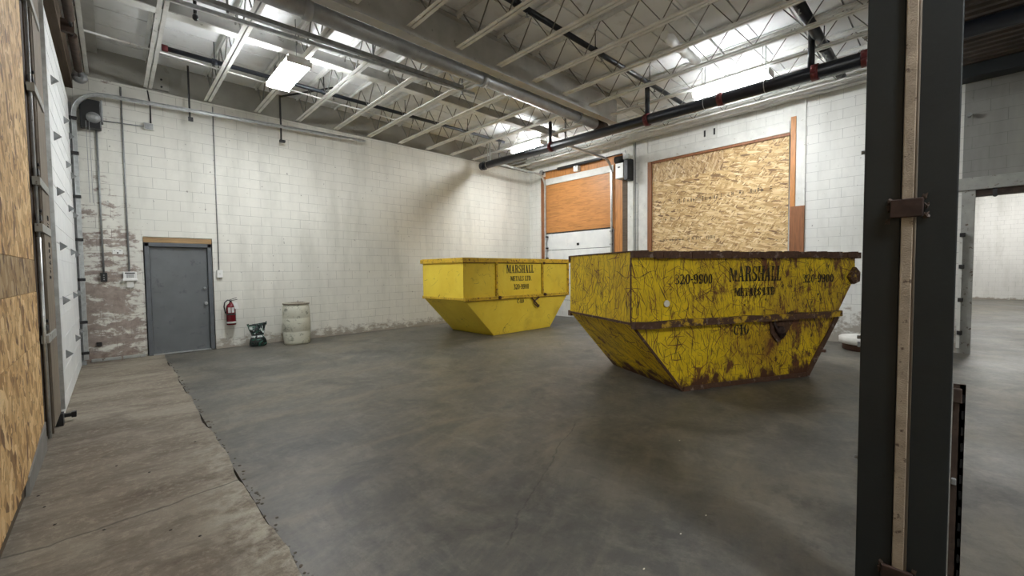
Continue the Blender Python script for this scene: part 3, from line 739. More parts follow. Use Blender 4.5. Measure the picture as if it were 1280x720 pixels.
# ------------------------------------------------------------------ bar joists
def make_joist(label, y0, y1, group, c0):
    r = thing('bar_joist', label, 'joist', (0,0,5.2), 0, group)
    bm = nb()
    for s in (-1, 1):
        box(bm, min(s*.008, s*.062), max(s*.008, s*.062), c0[0], c0[1], 0, .007); box(bm, min(s*.008, s*.015), max(s*.008, s*.015), c0[0], c0[1], 0, .055)
    lpart('bottom_chord', bm, M['joist'], r)
    bm = nb()
    for s in (-1, 1):
        box(bm, min(s*.008, s*.06), max(s*.008, s*.06), y0, y1, .53, .54); box(bm, min(s*.008, s*.015), max(s*.008, s*.015), y0, y1, .48, .54)
    lpart('top_chord', bm, M['joist'], r)
    bm = nb(); y = c0[1]-.12; pts = []; k = 0
    while y > c0[0]:
        pts.append((0, y, .03 if k % 2 else .51)); y -= .35; k += 1
    tube(bm, pts, .0125, 6)
    lpart('web_rod', bm, M['rod'], r)
    return r
jx = [-.25+.0, .61, 1.55, 2.45, 3.3, 4.18, 5.05, 5.95, 6.84, 7.72, 8.58, 9.5, 10.35]
jl = ['first from the left wall', 'second from the left wall', 'third from the left wall', 'fourth from the left wall', 'fifth from the left wall',
      'sixth from the left wall', 'seventh from the left wall', 'eighth from the left wall', 'ninth from the left wall', 'tenth from the left wall', 'above the black main', 'just beyond the black main', 'nearest the right wall']
for (a, b, c0, where, grp) in ((5.80, YA+.02, (6.16, YA), 'behind the steel beam', 'bar joists behind the steel beam'), (-3.1, 5.60, (-3., 5.58), 'in front of the steel beam', 'bar joists in front of the steel beam')):
    j0 = None
    for x, l in zip(jx, jl):
        lab = 'steel bar joist '+where+', '+l
        if j0 is None: o = j0 = make_joist(lab, a, b, grp, c0)
        else: o = copy_tree(j0); o['label'] = lab
        o.location = (x, 0, 5.2)
# thin diagonal bridging between the joists
for (a, b, lab) in (((3.9,2.9,5.7),(11.0,2.9,5.25),'thin straight bridging rod crossing the joists toward the right light'), ((-.2,9.0,5.25),(6.,9.4,5.27),'thin bridging rod between the joists near the back wall')):
    bm = nb(); obox(bm, a, b, .025, .025); solo('bridging_rod', bm, M['joist'], lab, 'bridging')

# ------------------------------------------------------------------ beams
t = thing('steel_beam', 'heavy grey painted steel beam crossing the ceiling under the joists', 'beam', (5, 5.70, 5.12))
bm = nb(); box(bm, -.5, 9.0, 5.61, 5.79, 5.12, 5.14); wpart('bottom_flange', bm, M['beam'], t)
bm = nb(); box(bm, -.5, 9.0, 5.695, 5.705, 5.14, 5.70); wpart('web_plate', bm, M['beam'], t)
bm = nb(); box(bm, -.5, XB, 5.61, 5.79, 5.70, 5.72); wpart('top_flange', bm, M['beam'], t)
t = thing('round_pipe', 'large round grey pipe hung along the steel beam', 'pipe', (5, 6.02, 5.0))
bm = nb(); tube(bm, [(-.4, 6.02, 5.12), (8.95, 6.02, 5.12)], .115, 24); wpart('pipe_run', bm, M['duct'], t)
for x in (2.0, 5.05, 7.9):
    bm = nb(); tube(bm, [(x-.05, 6.02, 5.12), (x+.05, 6.02, 5.12)], .135, 24); box(bm, x-.03, x+.03, 6.14, 6.19, 5.08, 5.16); wpart('coupling', bm, M['duct'], t)
bm = nb(); tube(bm, [(8.55, 6.02, 5.12), (8.95, 6.02, 5.12)], .122, 20); wpart('end_piece', bm, M['rustpost'], t, 'rusty end piece')
t = thing('cross_girder', 'wide dark grey girder across the ceiling toward the back wall', 'girder', (3, 8.0, 5.4))
bm = nb(); box(bm, .0, 9.5, 7.96, 8.0, 5.40, 5.62); wpart('web_plate', bm, M['beam'], t)
bm = nb(); box(bm, .0, 9.5, 7.86, 8.04, 5.385, 5.40); wpart('bottom_flange', bm, M['joist'], t)  # paler than the web: the lit lower edge put into the colour

# ------------------------------------------------------------------ sprinkler pipes
t = thing('sprinkler_main', 'thick black sprinkler main running front to back below the joists', 'pipe', (8.5, 5, 4.7))
mz = lambda y: 4.80+.008*y
bm = nb(); tube(bm, [(8.5, -2.8, mz(-2.8)), (8.5, 10.2, mz(10.2))], .108, 24); wpart('pipe_run', bm, M['black'], t)
for y in (.98, 1.62, 3.1, 4.62, 7.35):
    bm = nb(); tube(bm, [(8.5, y-.05, mz(y)), (8.5, y+.05, mz(y))], .128, 20)
    for s in (-1, 1): box(bm, 8.5+s*.12-.02, 8.5+s*.12+.02, y-.03, y+.03, mz(y)-.04, mz(y)+.04)
    wpart('coupling', bm, M['red'], t, 'dark red pipe coupling')
bm = nb(); tube(bm, [(8.5, 10.1, mz(10)), (8.5, 10.16, mz(10)), (8.5, 10.17, mz(10)), (8.5, 10.25, mz(10))], [.128,.128,.115,.122], 20); wpart('end_cap', bm, M['black'], t)
for i, (y, r, m) in enumerate(((9.85, .022, 'galv'), (9.95, .014, 'galv'), (7.4, .045, 'black'), (4.62, .05, 'black'), (1.68, .05, 'black'), (2.35, .012, 'galv'), (3.4, .012, 'galv'))):
    bm = nb(); tube(bm, [(8.5, y, mz(y)+.1), (8.5, y, 5.52)], r, 12)
    if r < .02: tube(bm, [(8.5+.115*math.cos(a*PI/8), y, mz(y)+.115*math.sin(a*PI/8)) for a in range(17)], .006, 6)
    wpart('riser' if r > .03 else 'hanger', bm, M[m], t)
def branch(y, x0, x1, z, r, label, m='black', caps=True):
    t = thing('sprinkler_branch', label, 'pipe', ((x0+x1)/2, y, z), 0, 'sprinkler branches')
    bm = nb(); tube(bm, [(x0, y, z), (x1, y, z)], r, 14); wpart('pipe_run', bm, M[m], t)
    if caps:
        bm = nb(); tube(bm, [(x0-.03, y, z), (x0+.05, y, z)], r*1.35, 12); wpart('end_cap', bm, M['red'], t, 'red end cap')
    for k, x in enumerate([x0+.7+1.9*i for i in range(int((x1-x0)/1.9))]):
        bm = nb(); tube(bm, [(x-.04, y, z), (x+.04, y, z)], r*1.3, 12); tube(bm, [(x, y, z+r), (x, y, ZD)], .009, 6); wpart('tee', bm, M[m], t)
        bm = nb(); tube(bm, [(x+.2, y, z-r), (x+.2, y, z-r-.06)], .012, 8); lathe(bm, [(.006,0),(.03,-.012),(.004,-.02)], (x+.2, y, z-r-.05), 10, 'z'); wpart('sprinkler_head', bm, M['galvdull'], t)
branch(9.2, .75, 8.5, 5.4, .04, 'black sprinkler branch threaded through the joists near the back wall')
branch(4.35, 3.6, 10.3, 5.4, .045, 'black sprinkler branch threaded through the joists right of the steel beam', caps=False)
branch(1.6, 6.4, 10.8, 5.4, .075, 'thick dark sprinkler branch over the right light near the column', caps=False)

bm = nb(); tube(bm, [(10.0, .3, 5.23), (10.0, 10.7, 5.23)], .02, 8); solo('conduit', bm, M['galv'], 'straight grey conduit running front to back between the black main and the right wall', 'conduit')
bm = nb(); tube(bm, [(10.72, .3, 5.24), (10.72, 10.7, 5.24)], .022, 8); solo('conduit', bm, M['white'], 'straight white conduit under the joists nearest the right wall', 'conduit')
bm = nb(); n_ = 14; rw = random.Random(4)
tube(bm, [(6.7+1.35*k/n_, 3.35+rw.uniform(-.012,.012), 5.46+rw.uniform(-.012,.012)) for k in range(n_+1)], [.07+rw.uniform(-.018,.02) for k in range(n_+1)], 12)
solo('wrapped_pipe', bm, M['white'], 'short crumpled white-wrapped pipe between the joists left of the right ceiling light', 'pipe')
# ------------------------------------------------------------------ lights
def fixture(x0, x1, y0, y1, z, label, lens='lens', dz=.09):
    t = thing('ceiling_light', label, 'ceiling light', ((x0+x1)/2, (y0+y1)/2, z), 0, 'fluorescent ceiling lights')
    xm = (x0+x1)/2; hw = (x1-x0)*.5*.84
    bm = nb(); box(bm, xm-hw, xm+hw, y0, y1, z+dz, z+dz+.04, .004); wpart('housing', bm, M['white'], t)
    bm = nb(); n = 20; L = []
    for k in range(n):
        a = 2*PI*k/n; c_, s_ = math.cos(a), math.sin(a)
        L.append((xm+(x1-x0-.02)/2*abs(c_)**.6*(1 if c_ > 0 else -1), z+dz/2+dz/2*abs(s_)**.7*(1 if s_ > 0 else -1)*.98))
    prism(bm, [(a, y0+.02, b) for a, b in L], (0, y1-y0-.04, 0)); wpart('lens', bm, M[lens], t, 'glowing wraparound lens')
    for yy in (y0, y1-.02):
        bm = nb(); box(bm, x0+.005, x1-.005, yy, yy+.02, z, z+dz, .003); wpart('end_plate', bm, M['white'], t)
    for yy in (y0+.15, y1-.15):
        bm = nb(); tube(bm, [(xm, yy, z+dz+.03), (xm, yy, ZD)], .006, 6); wpart('hanging_wire', bm, M['galvdull'], t)
    return t
fixture(2.11, 2.50, 7.35, 8.60, 4.97, 'glowing fluorescent ceiling light at the left of the room')
fixture(8.70, 9.02, 7.95, 9.15, 5.11, 'glowing fluorescent ceiling light at the back beside the dock door')
fixture(8.70, 9.02, 2.35, 3.75, 5.11, 'glowing fluorescent ceiling light at the right, just above the black sprinkler main')
# unseen lamps: added fill over the camera's end, others lighting the neighbouring room
fixture(1.2, 1.6, -2.6, -1.35, 5.02, 'unseen added fluorescent fill light over the front end of the room')
for x, y in ((19, -1.5), (24, 0.), (27, -2.5)):
    fixture(x, x+.4, y, y+1.25, 5.0, 'fluorescent ceiling light in the neighbouring room', 'lens2')

# ------------------------------------------------------------------ things on the back wall
def cond(pts, r, label, m='galvdull'):
    bm = nb(); tube(bm, pts, r, 8); return solo('conduit', bm, M[m], label, 'conduit')
yw = YA-.02
cond([(.22,yw,1.66),(.22,yw,5.1)], .013, 'thin metal conduit running down to the white keypad')
cond([(-.13,yw,1.64),(-.13,yw,4.22)], .015, 'thin metal conduit running down to the small black switch box')
cond([(1.63,yw,1.68),(1.63,yw,5.1)], .010, 'thin metal conduit running down to the small white box right of the grey door')
cond([(-.04,yw,4.42),(.6,yw,4.45)], .010, 'short thin cable running sideways from the chain opener to the small junction box')
cond([(.63,yw,4.5),(.63,yw,4.9),(.60,yw+.01,5.15)], .010, 'short dark drop cable above the small junction box', 'blk')
t = thing('junction_box', 'small grey junction box high on the back wall', 'junction box', (.60, YA, 4.4))
bm = nb(); box(bm, .52, .67, YA-.06, YA, 4.39, 4.52, .006); wpart('box', bm, M['whitepost'], t)
bm = nb(); box(bm, .53, .66, YA-.066, YA-.06, 4.40, 4.51, .002); wpart('cover_plate', bm, M['galvdull'], t)
t = thing('keypad', 'white keypad on the peeling wall left of the grey door', 'keypad', (.21, YA, 1.4))
bm = nb(); box(bm, .13, .32, YA-.05, YA, 1.52, 1.66, .008); box(bm, .12, .33, YA-.075, YA, 1.49, 1.53, .006); hs_ = wpart('housing', bm, M['white'], t)
bm = nb(); box(bm, .155, .295, YA-.056, YA-.05, 1.625, 1.645); wpart('display', bm, M['blk'], hs_)
bm = nb()
for i in range(4):
    for j in range(3): box(bm, .175+i*.027, .195+i*.027, YA-.056, YA-.05, 1.55+j*.022, 1.565+j*.022)
wpart('keys', bm, M['galvdull'], hs_)
bm = nb(); box(bm, .175, .275, YA-.045, YA, 1.36, 1.49, .005); box(bm, .21, .24, YA-.05, YA-.045, 1.42, 1.44); wpart('lower_box', bm, M['whitepost'], t)
t = thing('switch_box', 'small black switch box at the end of a conduit left of the keypad', 'switch box', (-.13, YA, 1.48))
bm = nb(); box(bm, -.175, -.085, YA-.05, YA, 1.48, 1.645, .006); wpart('box', bm, M['blk'], t)
bm = nb(); 
for z in (1.52, 1.56, 1.6): lathe(bm, [(.011,0),(.011,-.012)], (-.13, YA-.05, z), 10, 'y')
wpart('push_buttons', bm, M['galvdull'], t)
t = thing('wall_plate', 'small white sticker plate on the back wall above the keypad', 'plate', (.07, YA, 2.0))
bm = nb(); box(bm, -.0, .14, YA-.008, YA, 1.99, 2.08, .002); wpart('plate', bm, M['white'], t)
bm = nb(); lathe(bm, [(.014,0),(.014,-.006)], (.07, YA-.008, 2.015), 10, 'y'); box(bm, .02,.035,YA-.01,YA-.007,2.05,2.058); box(bm, .09,.12,YA-.01,YA-.007,2.05,2.058); wpart('marks', bm, M['blk'], t)
t = thing('light_switch', 'small white box under a conduit right of the grey door', 'switch', (1.64, YA, 1.5))
bm = nb(); box(bm, 1.585, 1.69, YA-.055, YA, 1.52, 1.68, .006); wpart('box', bm, M['white'], t)
bm = nb(); box(bm, 1.625, 1.65, YA-.062, YA-.055, 1.58, 1.62); wpart('toggle', bm, M['whitepost'], t)
bm = nb(); box(bm, -.27, -.20, YA-.03, YA, .30, .37, .004); solo('wall_box', bm, M['blk'], 'tiny black box low on the wall in the left corner', 'box')
bm = nb(); box(bm, -.35, .05, YA-.04, YA, .012, .07, .01); box(bm, .07, .40, YA-.035, YA, .012, .07, .01)
struct('baseboard_back', bm, M['jamb'])
# pipes and fittings showing by the ceiling near the left door
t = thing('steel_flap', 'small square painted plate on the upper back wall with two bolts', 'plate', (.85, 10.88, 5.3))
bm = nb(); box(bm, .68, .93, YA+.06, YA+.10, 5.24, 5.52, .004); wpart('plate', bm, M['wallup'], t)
bm = nb()
for z in (5.3, 5.44): lathe(bm, [(.018,0),(.018,-.02)], (.82, YA+.06, z), 8, 'y')
wpart('bolts', bm, M['blk'], t)
t = thing('hanging_hose', 'short black drop with a fitting hanging between the joists at the upper left', 'hose', (.95, 7.3, 5.1))
bm = nb(); tube(bm, [(.3,7.3,5.35),(.6,7.3,5.3),(.85,7.3,5.3),(.95,7.3,5.3)], .018, 8); tube(bm, [(.95,7.3,5.7),(.95,7.3,5.2)], .022, 8); wpart('hose', bm, M['blk'], t)
bm = nb(); lathe(bm, [(.02,0),(.035,-.03),(.035,-.07),(.015,-.09)], (.95,7.3,5.2), 12, 'z'); wpart('fitting', bm, M['blk'], t)

# fire extinguisher
ex, ey = 1.80, YA-.11
t = thing('fire_extinguisher', 'red fire extinguisher hung on the back wall right of the grey door', 'fire extinguisher', (ex, ey, .49))
bm = nb(); lathe(bm, [(.055,.50),(.085,.505),(.088,.52),(.088,.86),(.08,.91),(.055,.95),(.03,.97),(.028,.99)], (ex, ey, 0), 28); cy_ = wpart('cylinder', bm, M['redtank'], t)
bm = nb(); lathe(bm, [(.0895,.535),(.0895,.575)], (ex, ey, 0), 28); wpart('bottom_band', bm, M['label'], cy_, 'pale band near the bottom')
bm = nb()
for a0, a1 in ((-2.35, -1.75), (-1.6, -1.0)):
    P = [(ex+.0896*math.cos(a0+(a1-a0)*k/6), ey+.0896*math.sin(a0+(a1-a0)*k/6), .77) for k in range(7)]
    vs = [bm.verts.new(p) for p in P]; vt = [bm.verts.new((p[0], p[1], .88)) for p in P]
    for k in range(6): bm.faces.new((vs[k], vs[k+1], vt[k+1], vt[k]))
wpart('instruction_label', bm, M['label'], cy_, 'silver instruction label')
bm = nb(); lathe(bm, [(.022,.99),(.022,1.02),(.014,1.03)], (ex, ey, 0), 12); obox(bm, (ex-.02,ey,1.02), (ex+.12,ey-.02,1.045), .022, .012); obox(bm, (ex-.02,ey,1.04), (ex+.11,ey-.02,1.085), .022, .01); vh_ = wpart('valve_handle', bm, M['blk'], t)
bm = nb(); tube(bm, [(ex-.01,ey-.01,1.03),(ex-.06,ey-.03,1.04),(ex-.11,ey-.03,.99),(ex-.125,ey-.03,.9),(ex-.11,ey-.02,.8),(ex-.10,ey-.02,.76)], [.012]*5+[.018], 10); wpart('hose', bm, M['blk'], t)
bm = nb(); prism(bm, [(ex+.02,ey-.095,.99),(ex+.10,ey-.095,.985),(ex+.13,ey-.095,.85),(ex+.06,ey-.095,.845)], (0,-.002,0)); wpart('tag', bm, M['white'], vh_, 'white inspection tag')
bm = nb(); lathe(bm, [(.091,.72),(.091,.75)], (ex, ey, 0), 28); box(bm, ex-.03, ex+.03, ey+.08, YA, .70, .95); wpart('bracket', bm, M['blk'], t)

# bag of salt/soil on the floor
bx, by = 2.25, 10.50
t = thing('plastic_bag', 'crumpled black and green plastic bag standing on the floor between extinguisher and drum', 'bag', (bx, by, 0))
prof = [(0,.155,.10),(.03,.17,.115),(.10,.165,.12),(.17,.15,.10),(.225,.115,.07),(.27,.12,.06),(.34,.145,.055),(.42,.165,.04),(.48,.17,.022),(.505,.175,.008)]
bm = nb(); rings = []; rnd = random.Random(3)
for i, (z, w, dp) in enumerate(prof):
    ring = []
    for k in range(32):
        a = 2*PI*k/32; j = 1+.05*math.sin(5*a+i*1.3)+rnd.uniform(-.03,.03)
        cx = abs(math.cos(a))**.7*(1 if math.cos(a) > 0 else -1); cy = abs(math.sin(a))**.8*(1 if math.sin(a) > 0 else -1)
        zz = z*.99+(.012*math.sin(7*a)+.02*math.cos(a) if i > 6 else 0)+(.0 if i else 0)
        ring.append(bm.verts.new((cx*w*j-.012*(i > 5), cy*dp*j, zz)))
    rings.append(ring)
for a, b in zip(rings, rings[1:]):
    for k in range(32):
        f = bm.faces.new((a[k], a[(k+1)%32], b[(k+1)%32], b[k])); f.smooth = True
bm.faces.new(rings[0][::-1]); bm.faces.new(rings[-1])
o = lpart('sack', bm, M['bagblk'], t)
md = o.modifiers.new('s', 'SUBSURF'); md.levels = md.render_levels = 1
bm = nb(); prism(bm, [(.13,-.02,.47),(.17,-.02,.545),(.18,-.02,.53),(.175,-.02,.46)], (0,.03,0)); prism(bm, [(-.19,-.02,.46),(-.205,-.02,.50),(-.16,-.02,.51)], (0,.03,0)); lpart('ear', bm, M['bagblk'], t)

# plastic drum
cx, cy = 2.98, 10.26
t = thing('plastic_drum', 'dirty off-white plastic drum standing against the back wall', 'drum', (cx, cy, 0))
bm = nb(); R = .285
lathe(bm, [(R*.86,0),(R*.93,.02),(R*.955,.06),(R*1.0,.28),(R*.985,.292),(R*1.005,.305),(R*1.015,.46),(R*1.005,.58),(R*.985,.592),(R*1.,.605),(R*.975,.78),(R*.93,.86),(R*.90,.875),(R*.92,.885),(R*.94,.90),(R*.94,.93),(R*.88,.935),(R*.87,.90),(R*.85,.88),(.01,.88)], (cx,cy,0), 48)
wpart('body', bm, M['barrel'], t)
bm = nb(); lathe(bm, [(R*.945,.895),(R*.965,.90),(R*.965,.925),(R*.945,.93)], (cx,cy,0), 48); wpart('rim', bm, M['plank'], t, 'brownish rim')
bm = nb(); obox(bm, (cx-.1,cy,.93), (cx+.14,cy-.05,.94), .01, .01); tube(bm, [(cx+.03,cy-.03,.9),(cx+.03,cy-.03,.98)], .006, 6); wpart('twig', bm, M['rust'], t)

# round white lid thing by the right wall
cx, cy = 10.42, 1.10
t = thing('drum_lid', 'low round white lidded tub on a brown base beside the right wall', 'tub', (cx, cy, 0))
bm = nb(); lathe(bm, [(.33,0),(.36,.02),(.36,.10),(.38,.14)], (cx,cy,0), 40); wpart('base', bm, M['brown'], t, 'brown base')
bm = nb(); lathe(bm, [(.40,.13),(.415,.14),(.415,.25),(.39,.265),(.10,.30),(.02,.30)], (cx,cy,0), 40); wpart('lid', bm, M['drain'], t)
bm = nb(); box(bm, cx-.50+.085, cx-.41, cy+.04, cy+.08, .11, .21, .003); wpart('latch', bm, M['galvdull'], t)
bm = nb(); box(bm, cx-.08, cx+.08, cy-.08, cy+.08, .29, .36, .02); wpart('knob', bm, M['white'], t)
bm = nb(); box(bm, 9.62, 9.72, 1.60, 1.70, 0, .05, .005); solo('wood_block', bm, M['brown'], 'small brown block on the floor just beyond the rusty skip', 'block')

# ------------------------------------------------------------------ skips (yellow dumpsters)
GL = {}
def glyph(ch):
    """condensed bold slab-serif letter: list of polygons in a unit-high box, and its width"""
    if ch in GL: return GL[ch]
    P = []
    def q(*a): P.append(list(a))
    def r(x0, x1, y0, y1): q((x0,y0),(x1,y0),(x1,y1),(x0,y1))
    def ring(cx, cy, rx, ry, tx, ty, a0, a1, n=14):
        for k in range(n):
            a, b = a0+(a1-a0)*k/n, a0+(a1-a0)*(k+1)/n
            q((cx+rx*math.cos(a), cy+ry*math.sin(a)), (cx+rx*math.cos(b), cy+ry*math.sin(b)),
              (cx+(rx-tx)*math.cos(b), cy+(ry-ty)*math.sin(b)), (cx+(rx-tx)*math.cos(a), cy+(ry-ty)*math.sin(a)))
    T, S, w = .18, .075, .56
    def serif(x, y, e=.05, tt=None):
        r(x-e, x+(tt or T)+e, y, y+S)
    if ch == 'M':
        w = .84; r(.06,.14,0,1); r(.62,.80,0,1); q((.06,1),(.26,1),(.50,.15),(.38,.05)); q((.62,1),(.66,1),(.47,.05),(.38,.05))
        serif(.04,0,.04,.12); serif(.61,0,.04,.2); r(0,.2,1-S,1); r(.6,w,1-S,1)
    elif ch == 'A':
        w = .66; q((.06,0),(.13,0),(.34,.92),(.28,1)); q((.40,0),(.60,0),(.38,1),(.27,1)); r(.14,.46,.28,.28+S); r(0,.2,0,S); r(.36,w,0,S)
    elif ch == 'R':
        w = .64; r(.06,.24,0,1); r(0,.3,0,S); r(0,.3,1-S,1); ring(.28,.74,.30,.26,.16,.08,-PI/2,PI/2); r(.2,.29,1-.08,1); r(.2,.29,.48,.56); q((.3,.52),(.44,.52),(.62,.08),(.44,.0)); r(.44,w,0,S)
    elif ch == 'S':
        w = .5; ring(.25,.74,.24,.26,.14,.08,.5,PI*1.5); ring(.25,.27,.25,.27,.15,.08,-PI*.9,PI*.5); q((.2,.48),(.3,.44),(.3,.56),(.2,.6)); r(.42,.47,.66,.98); r(.02,.07,.02,.34)
    elif ch == 'H':
        w = .68; r(.05,.23,0,1); r(.45,.63,0,1); r(.2,.5,.46,.54)
        for x in (0,.4):
            r(x,x+.28,0,S); r(x,x+.28,1-S,1)
    elif ch == 'L':
        w = .5; r(.05,.23,0,1); r(0,.28,1-S,1); r(0,w,0,S); q((w-.14,S),(w,S),(w,.3),(w-.03,.3))
    elif ch == 'E':
        w = .54; r(.05,.23,0,1); r(0,w-.02,0,S); r(0,w-.02,1-S,1); r(.2,.4,.46,.54); r(w-.07,w-.02,.0,.28); r(w-.07,w-.02,.72,1); r(.38,.42,.38,.62)
    elif ch == 'T':
        w = .54; r(.18,.36,0,1); r(.12,.42,0,S); r(0,w,1-S,1); r(0,.05,.7,1); r(w-.05,w,.7,1)
    elif ch == 'D':
        w = .62; r(.05,.23,0,1); r(0,.3,0,S); r(0,.3,1-S,1); ring(.26,.5,.34,.5,.18,.08,-PI/2,PI/2)
    elif ch == 'C':
        w = .54; ring(.3,.5,.3,.5,.17,.08,PI*.25,PI*1.75); r(.46,.5,.66,.95)
    elif ch == '0': w = .5; ring(.25,.5,.25,.5,.15,.08,0,2*PI,24)
    elif ch == '9': w = .5; ring(.25,.68,.25,.32,.16,.08,0,2*PI,20); r(.36,.5,.38,.7); ring(.24,.40,.26,.40,.15,.08,-PI*.62,0); ring(.13,.13,.1,.12,.1,.12,0,2*PI,10)
    elif ch == '3': w = .48; ring(.2,.75,.24,.25,.14,.07,-PI/2,PI*.8); ring(.2,.26,.27,.26,.16,.07,-PI*.8,PI/2); 
    elif ch == '2': w = .5; ring(.22,.72,.26,.28,.15,.07,-.3,PI*.85); q((.33,.62),(.48,.66),(.2,.14),(.02,.08)); r(0,w,0,.16); r(.44,w,.1,.3)
    elif ch == '1': w = .34; r(.1,.26,0,1); r(.02,.34,0,S); q((.1,1),(.1,.86),(.0,.8),(.0,.84))
    elif ch == '4': w = .54; r(.28,.44,0,1); r(0,w,.24,.33); q((0,.3),(.08,.3),(.36,1),(.28,1)); r(.2,.5,0,S)
    elif ch == '-': w = .26; r(0,.26,.4,.52)
    elif ch == '.': w = .16; r(0,.14,0,.15)
    else: w = .3
    GL[ch] = (P, w); return GL[ch]
def text(bm, s, x0, x1, z0, z1, y=-.004, th=.002, gap=.07):
    tot = sum(glyph(c)[1] for c in s)+gap*(len(s)-1)
    sx = (x1-x0)/tot; h = z1-z0; x = x0
    for c in s:
        P, w = glyph(c)
        for poly in P:
            prism(bm, [(x+a*sx, y, z0+b*h) for a, b in poly], (0, th, 0))
        x += (w+gap)*sx
from mathutils import noise as mn
def dent_y(co, dents, zt):
    e = max(0, min(1, min(co.z, zt-co.z)/.2+.15))
    q = Vector((co.x, 0, co.z))
    return (mn.noise(q*1.7+Vector((3,7,1)))+mn.noise(q*4.5)*.35)*dents*e
def make_skip(name, label, loc, rz, L, oL, pR, zr, zt, W, ym, rimm, railm, dents):
    t = thing(name, label, 'skip', loc, rz)
    # side outline (x along the side, z up)
    out = [(0,0),(L,0)]+[(L+a, z) for a, z in pR]+[(-oL,zt),(-oL,zr)]
    th = .012
    bm = nb()
    def side(y):
        prism(bm, [(a, y, z) for a, z in out], (0, th, 0))
    side(0); side(W-th)
    def plate(a, b):
        d = Vector((b[0]-a[0], 0, b[1]-a[1])).normalized(); nn = Vector((-d.z, 0, d.x))*th   # inward
        prism(bm, [(a[0],0,a[1]),(b[0],0,b[1]),(b[0],W,b[1]),(a[0],W,a[1])], nn)
    plate((0,0),(L,0))
    pr = [(L,0)]+[(L+a, z) for a, z in pR]
    for a, b in zip(pr, pr[1:]): plate(a, b)
    plate((-oL,zt),(-oL,zr)); plate((-oL,zr),(0,0))
    if dents:
        bmesh.ops.triangulate(bm, faces=bm.faces[:])
        bmesh.ops.subdivide_edges(bm, edges=[e for e in bm.edges if e.calc_length() > .25], cuts=7, use_grid_fill=True)
        for v in bm.verts:
            v.co.y += dent_y(v.co, dents, zt)
            v.co.x += mn.noise(v.co*1.9+Vector((9,2,5)))*dents*.6
    body = lpart('body', bm, ym, t)
    return t
# --- the cleaner skip at the back
L, oL, W, zr, zt = 2.133, .925, 1.682, .939, 1.903
t1 = make_skip('skip', 'bright yellow skip with clear black lettering standing near the back wall', (6.761, 7.774, 0), .018, L, oL, [(.807+.0, .892), (.892, zt)], zr, zt, W, M['yel1'], None, None, 0)
xe = L+.89
bm = nb()
box(bm, -oL-.05, xe+.05, -.05, .0, zt-.10, zt, .006); box(bm, -oL-.05, xe+.05, W, W+.05, zt-.10, zt, .006)
box(bm, -oL-.05, -oL, 0, W, zt-.10, zt, .006); box(bm, xe, xe+.05, 0, W, zt-.10, zt, .006)
lpart('rim', bm, M['rail1'], t1)
bm = nb(); box(bm, -oL-.02, xe+.02, -.02, .02, zt, zt+.012, .003); box(bm, -oL-.02, xe+.02, W-.02, W+.02, zt, zt+.012, .003); box(bm, -oL-.02, -oL+.02, 0, W, zt, zt+.012); box(bm, xe-.02, xe+.02, 0, W, zt, zt+.012)
lpart('rim_cap', bm, M['rim1'], t1)
for yy, yb in ((-.05, 0), (W, W+.05)):
    bm = nb(); obox(bm, (-oL, (yy+yb)/2, zr-.0), (xe-.06, (yy+yb)/2, zr-.03), .05, .075); lpart('side_rail', bm, M['rail1'], t1)
    for xx in (.10, 1.82, xe-.07):
        bm = nb(); box(bm, xx-.03, xx+.03, yy+.008, yb, zr, zt-.09, .004); lpart('rib', bm, M['rail1'], t1)
for q in ((-oL, xe, zt-.118, zt-.10), (-oL, xe-.08, zr-.075, zr-.055)):
    bm = nb(); obox(bm, (q[0], -.006, (q[2]+q[3])/2+(.022 if q[2] < 1 else 0)), (q[1], -.006, (q[2]+q[3])/2+(-.008 if q[2] < 1 else 0)), .012, q[3]-q[2]); lpart('rust_seam', bm, M['rust'], t1, 'dark rusty seam')
for xx in (.135, 1.785):
    bm = nb(); box(bm, xx, xx+.010, -.006, 0, zr+.03, zt-.1); lpart('rust_seam', bm, M['rust'], t1, 'dark rusty seam')
bm = nb(); box(bm, -oL-.01, -oL+.0, .0, W, zr-.02, zr+.03); lpart('end_seam', bm, M['rail1'], t1)
for xx, zz in ((.16, zr), (1.86, zr)):
    bm = nb(); lathe(bm, [(.04,0),(.04,-.05),(.02,-.06)], (xx, -.05, zz), 12, 'y'); lpart('rail_bolt', bm, M['rust'], t1)
bm = nb(); lathe(bm, [(.035,0),(.035,-.02)], (1.84, -.05, 1.80), 14, 'y'); lpart('lifting_eye', bm, M['rust'], t1)
bm = nb(); obox(bm, (1.36,-.03,.87), (1.66,-.03,.62), .02, .03); obox(bm, (1.46,-.03,.77), (1.86,-.03,.98), .02, .035)
tube(bm, [(1.44,-.03,.78),(1.45,-.04,.70),(1.54,-.04,.64),(1.60,-.04,.60),(1.66,-.03,.66)], .016, 8)
lpart('latch_lever', bm, M['rust'], t1, 'rusty latch lever')
for s, a, b, c, d in (('MARSHALL', .46, 1.48, 1.54, 1.75), ('METALS LTD.', .60, 1.39, 1.335, 1.46), ('320-9900', .71, 1.28, 1.115, 1.25), ('C49', .83, 1.08, .745, .855)):
    bm = nb(); text(bm, s, a, b, c, d); lpart('lettering', bm, M['txt1'], t1, 'black stencilled lettering')
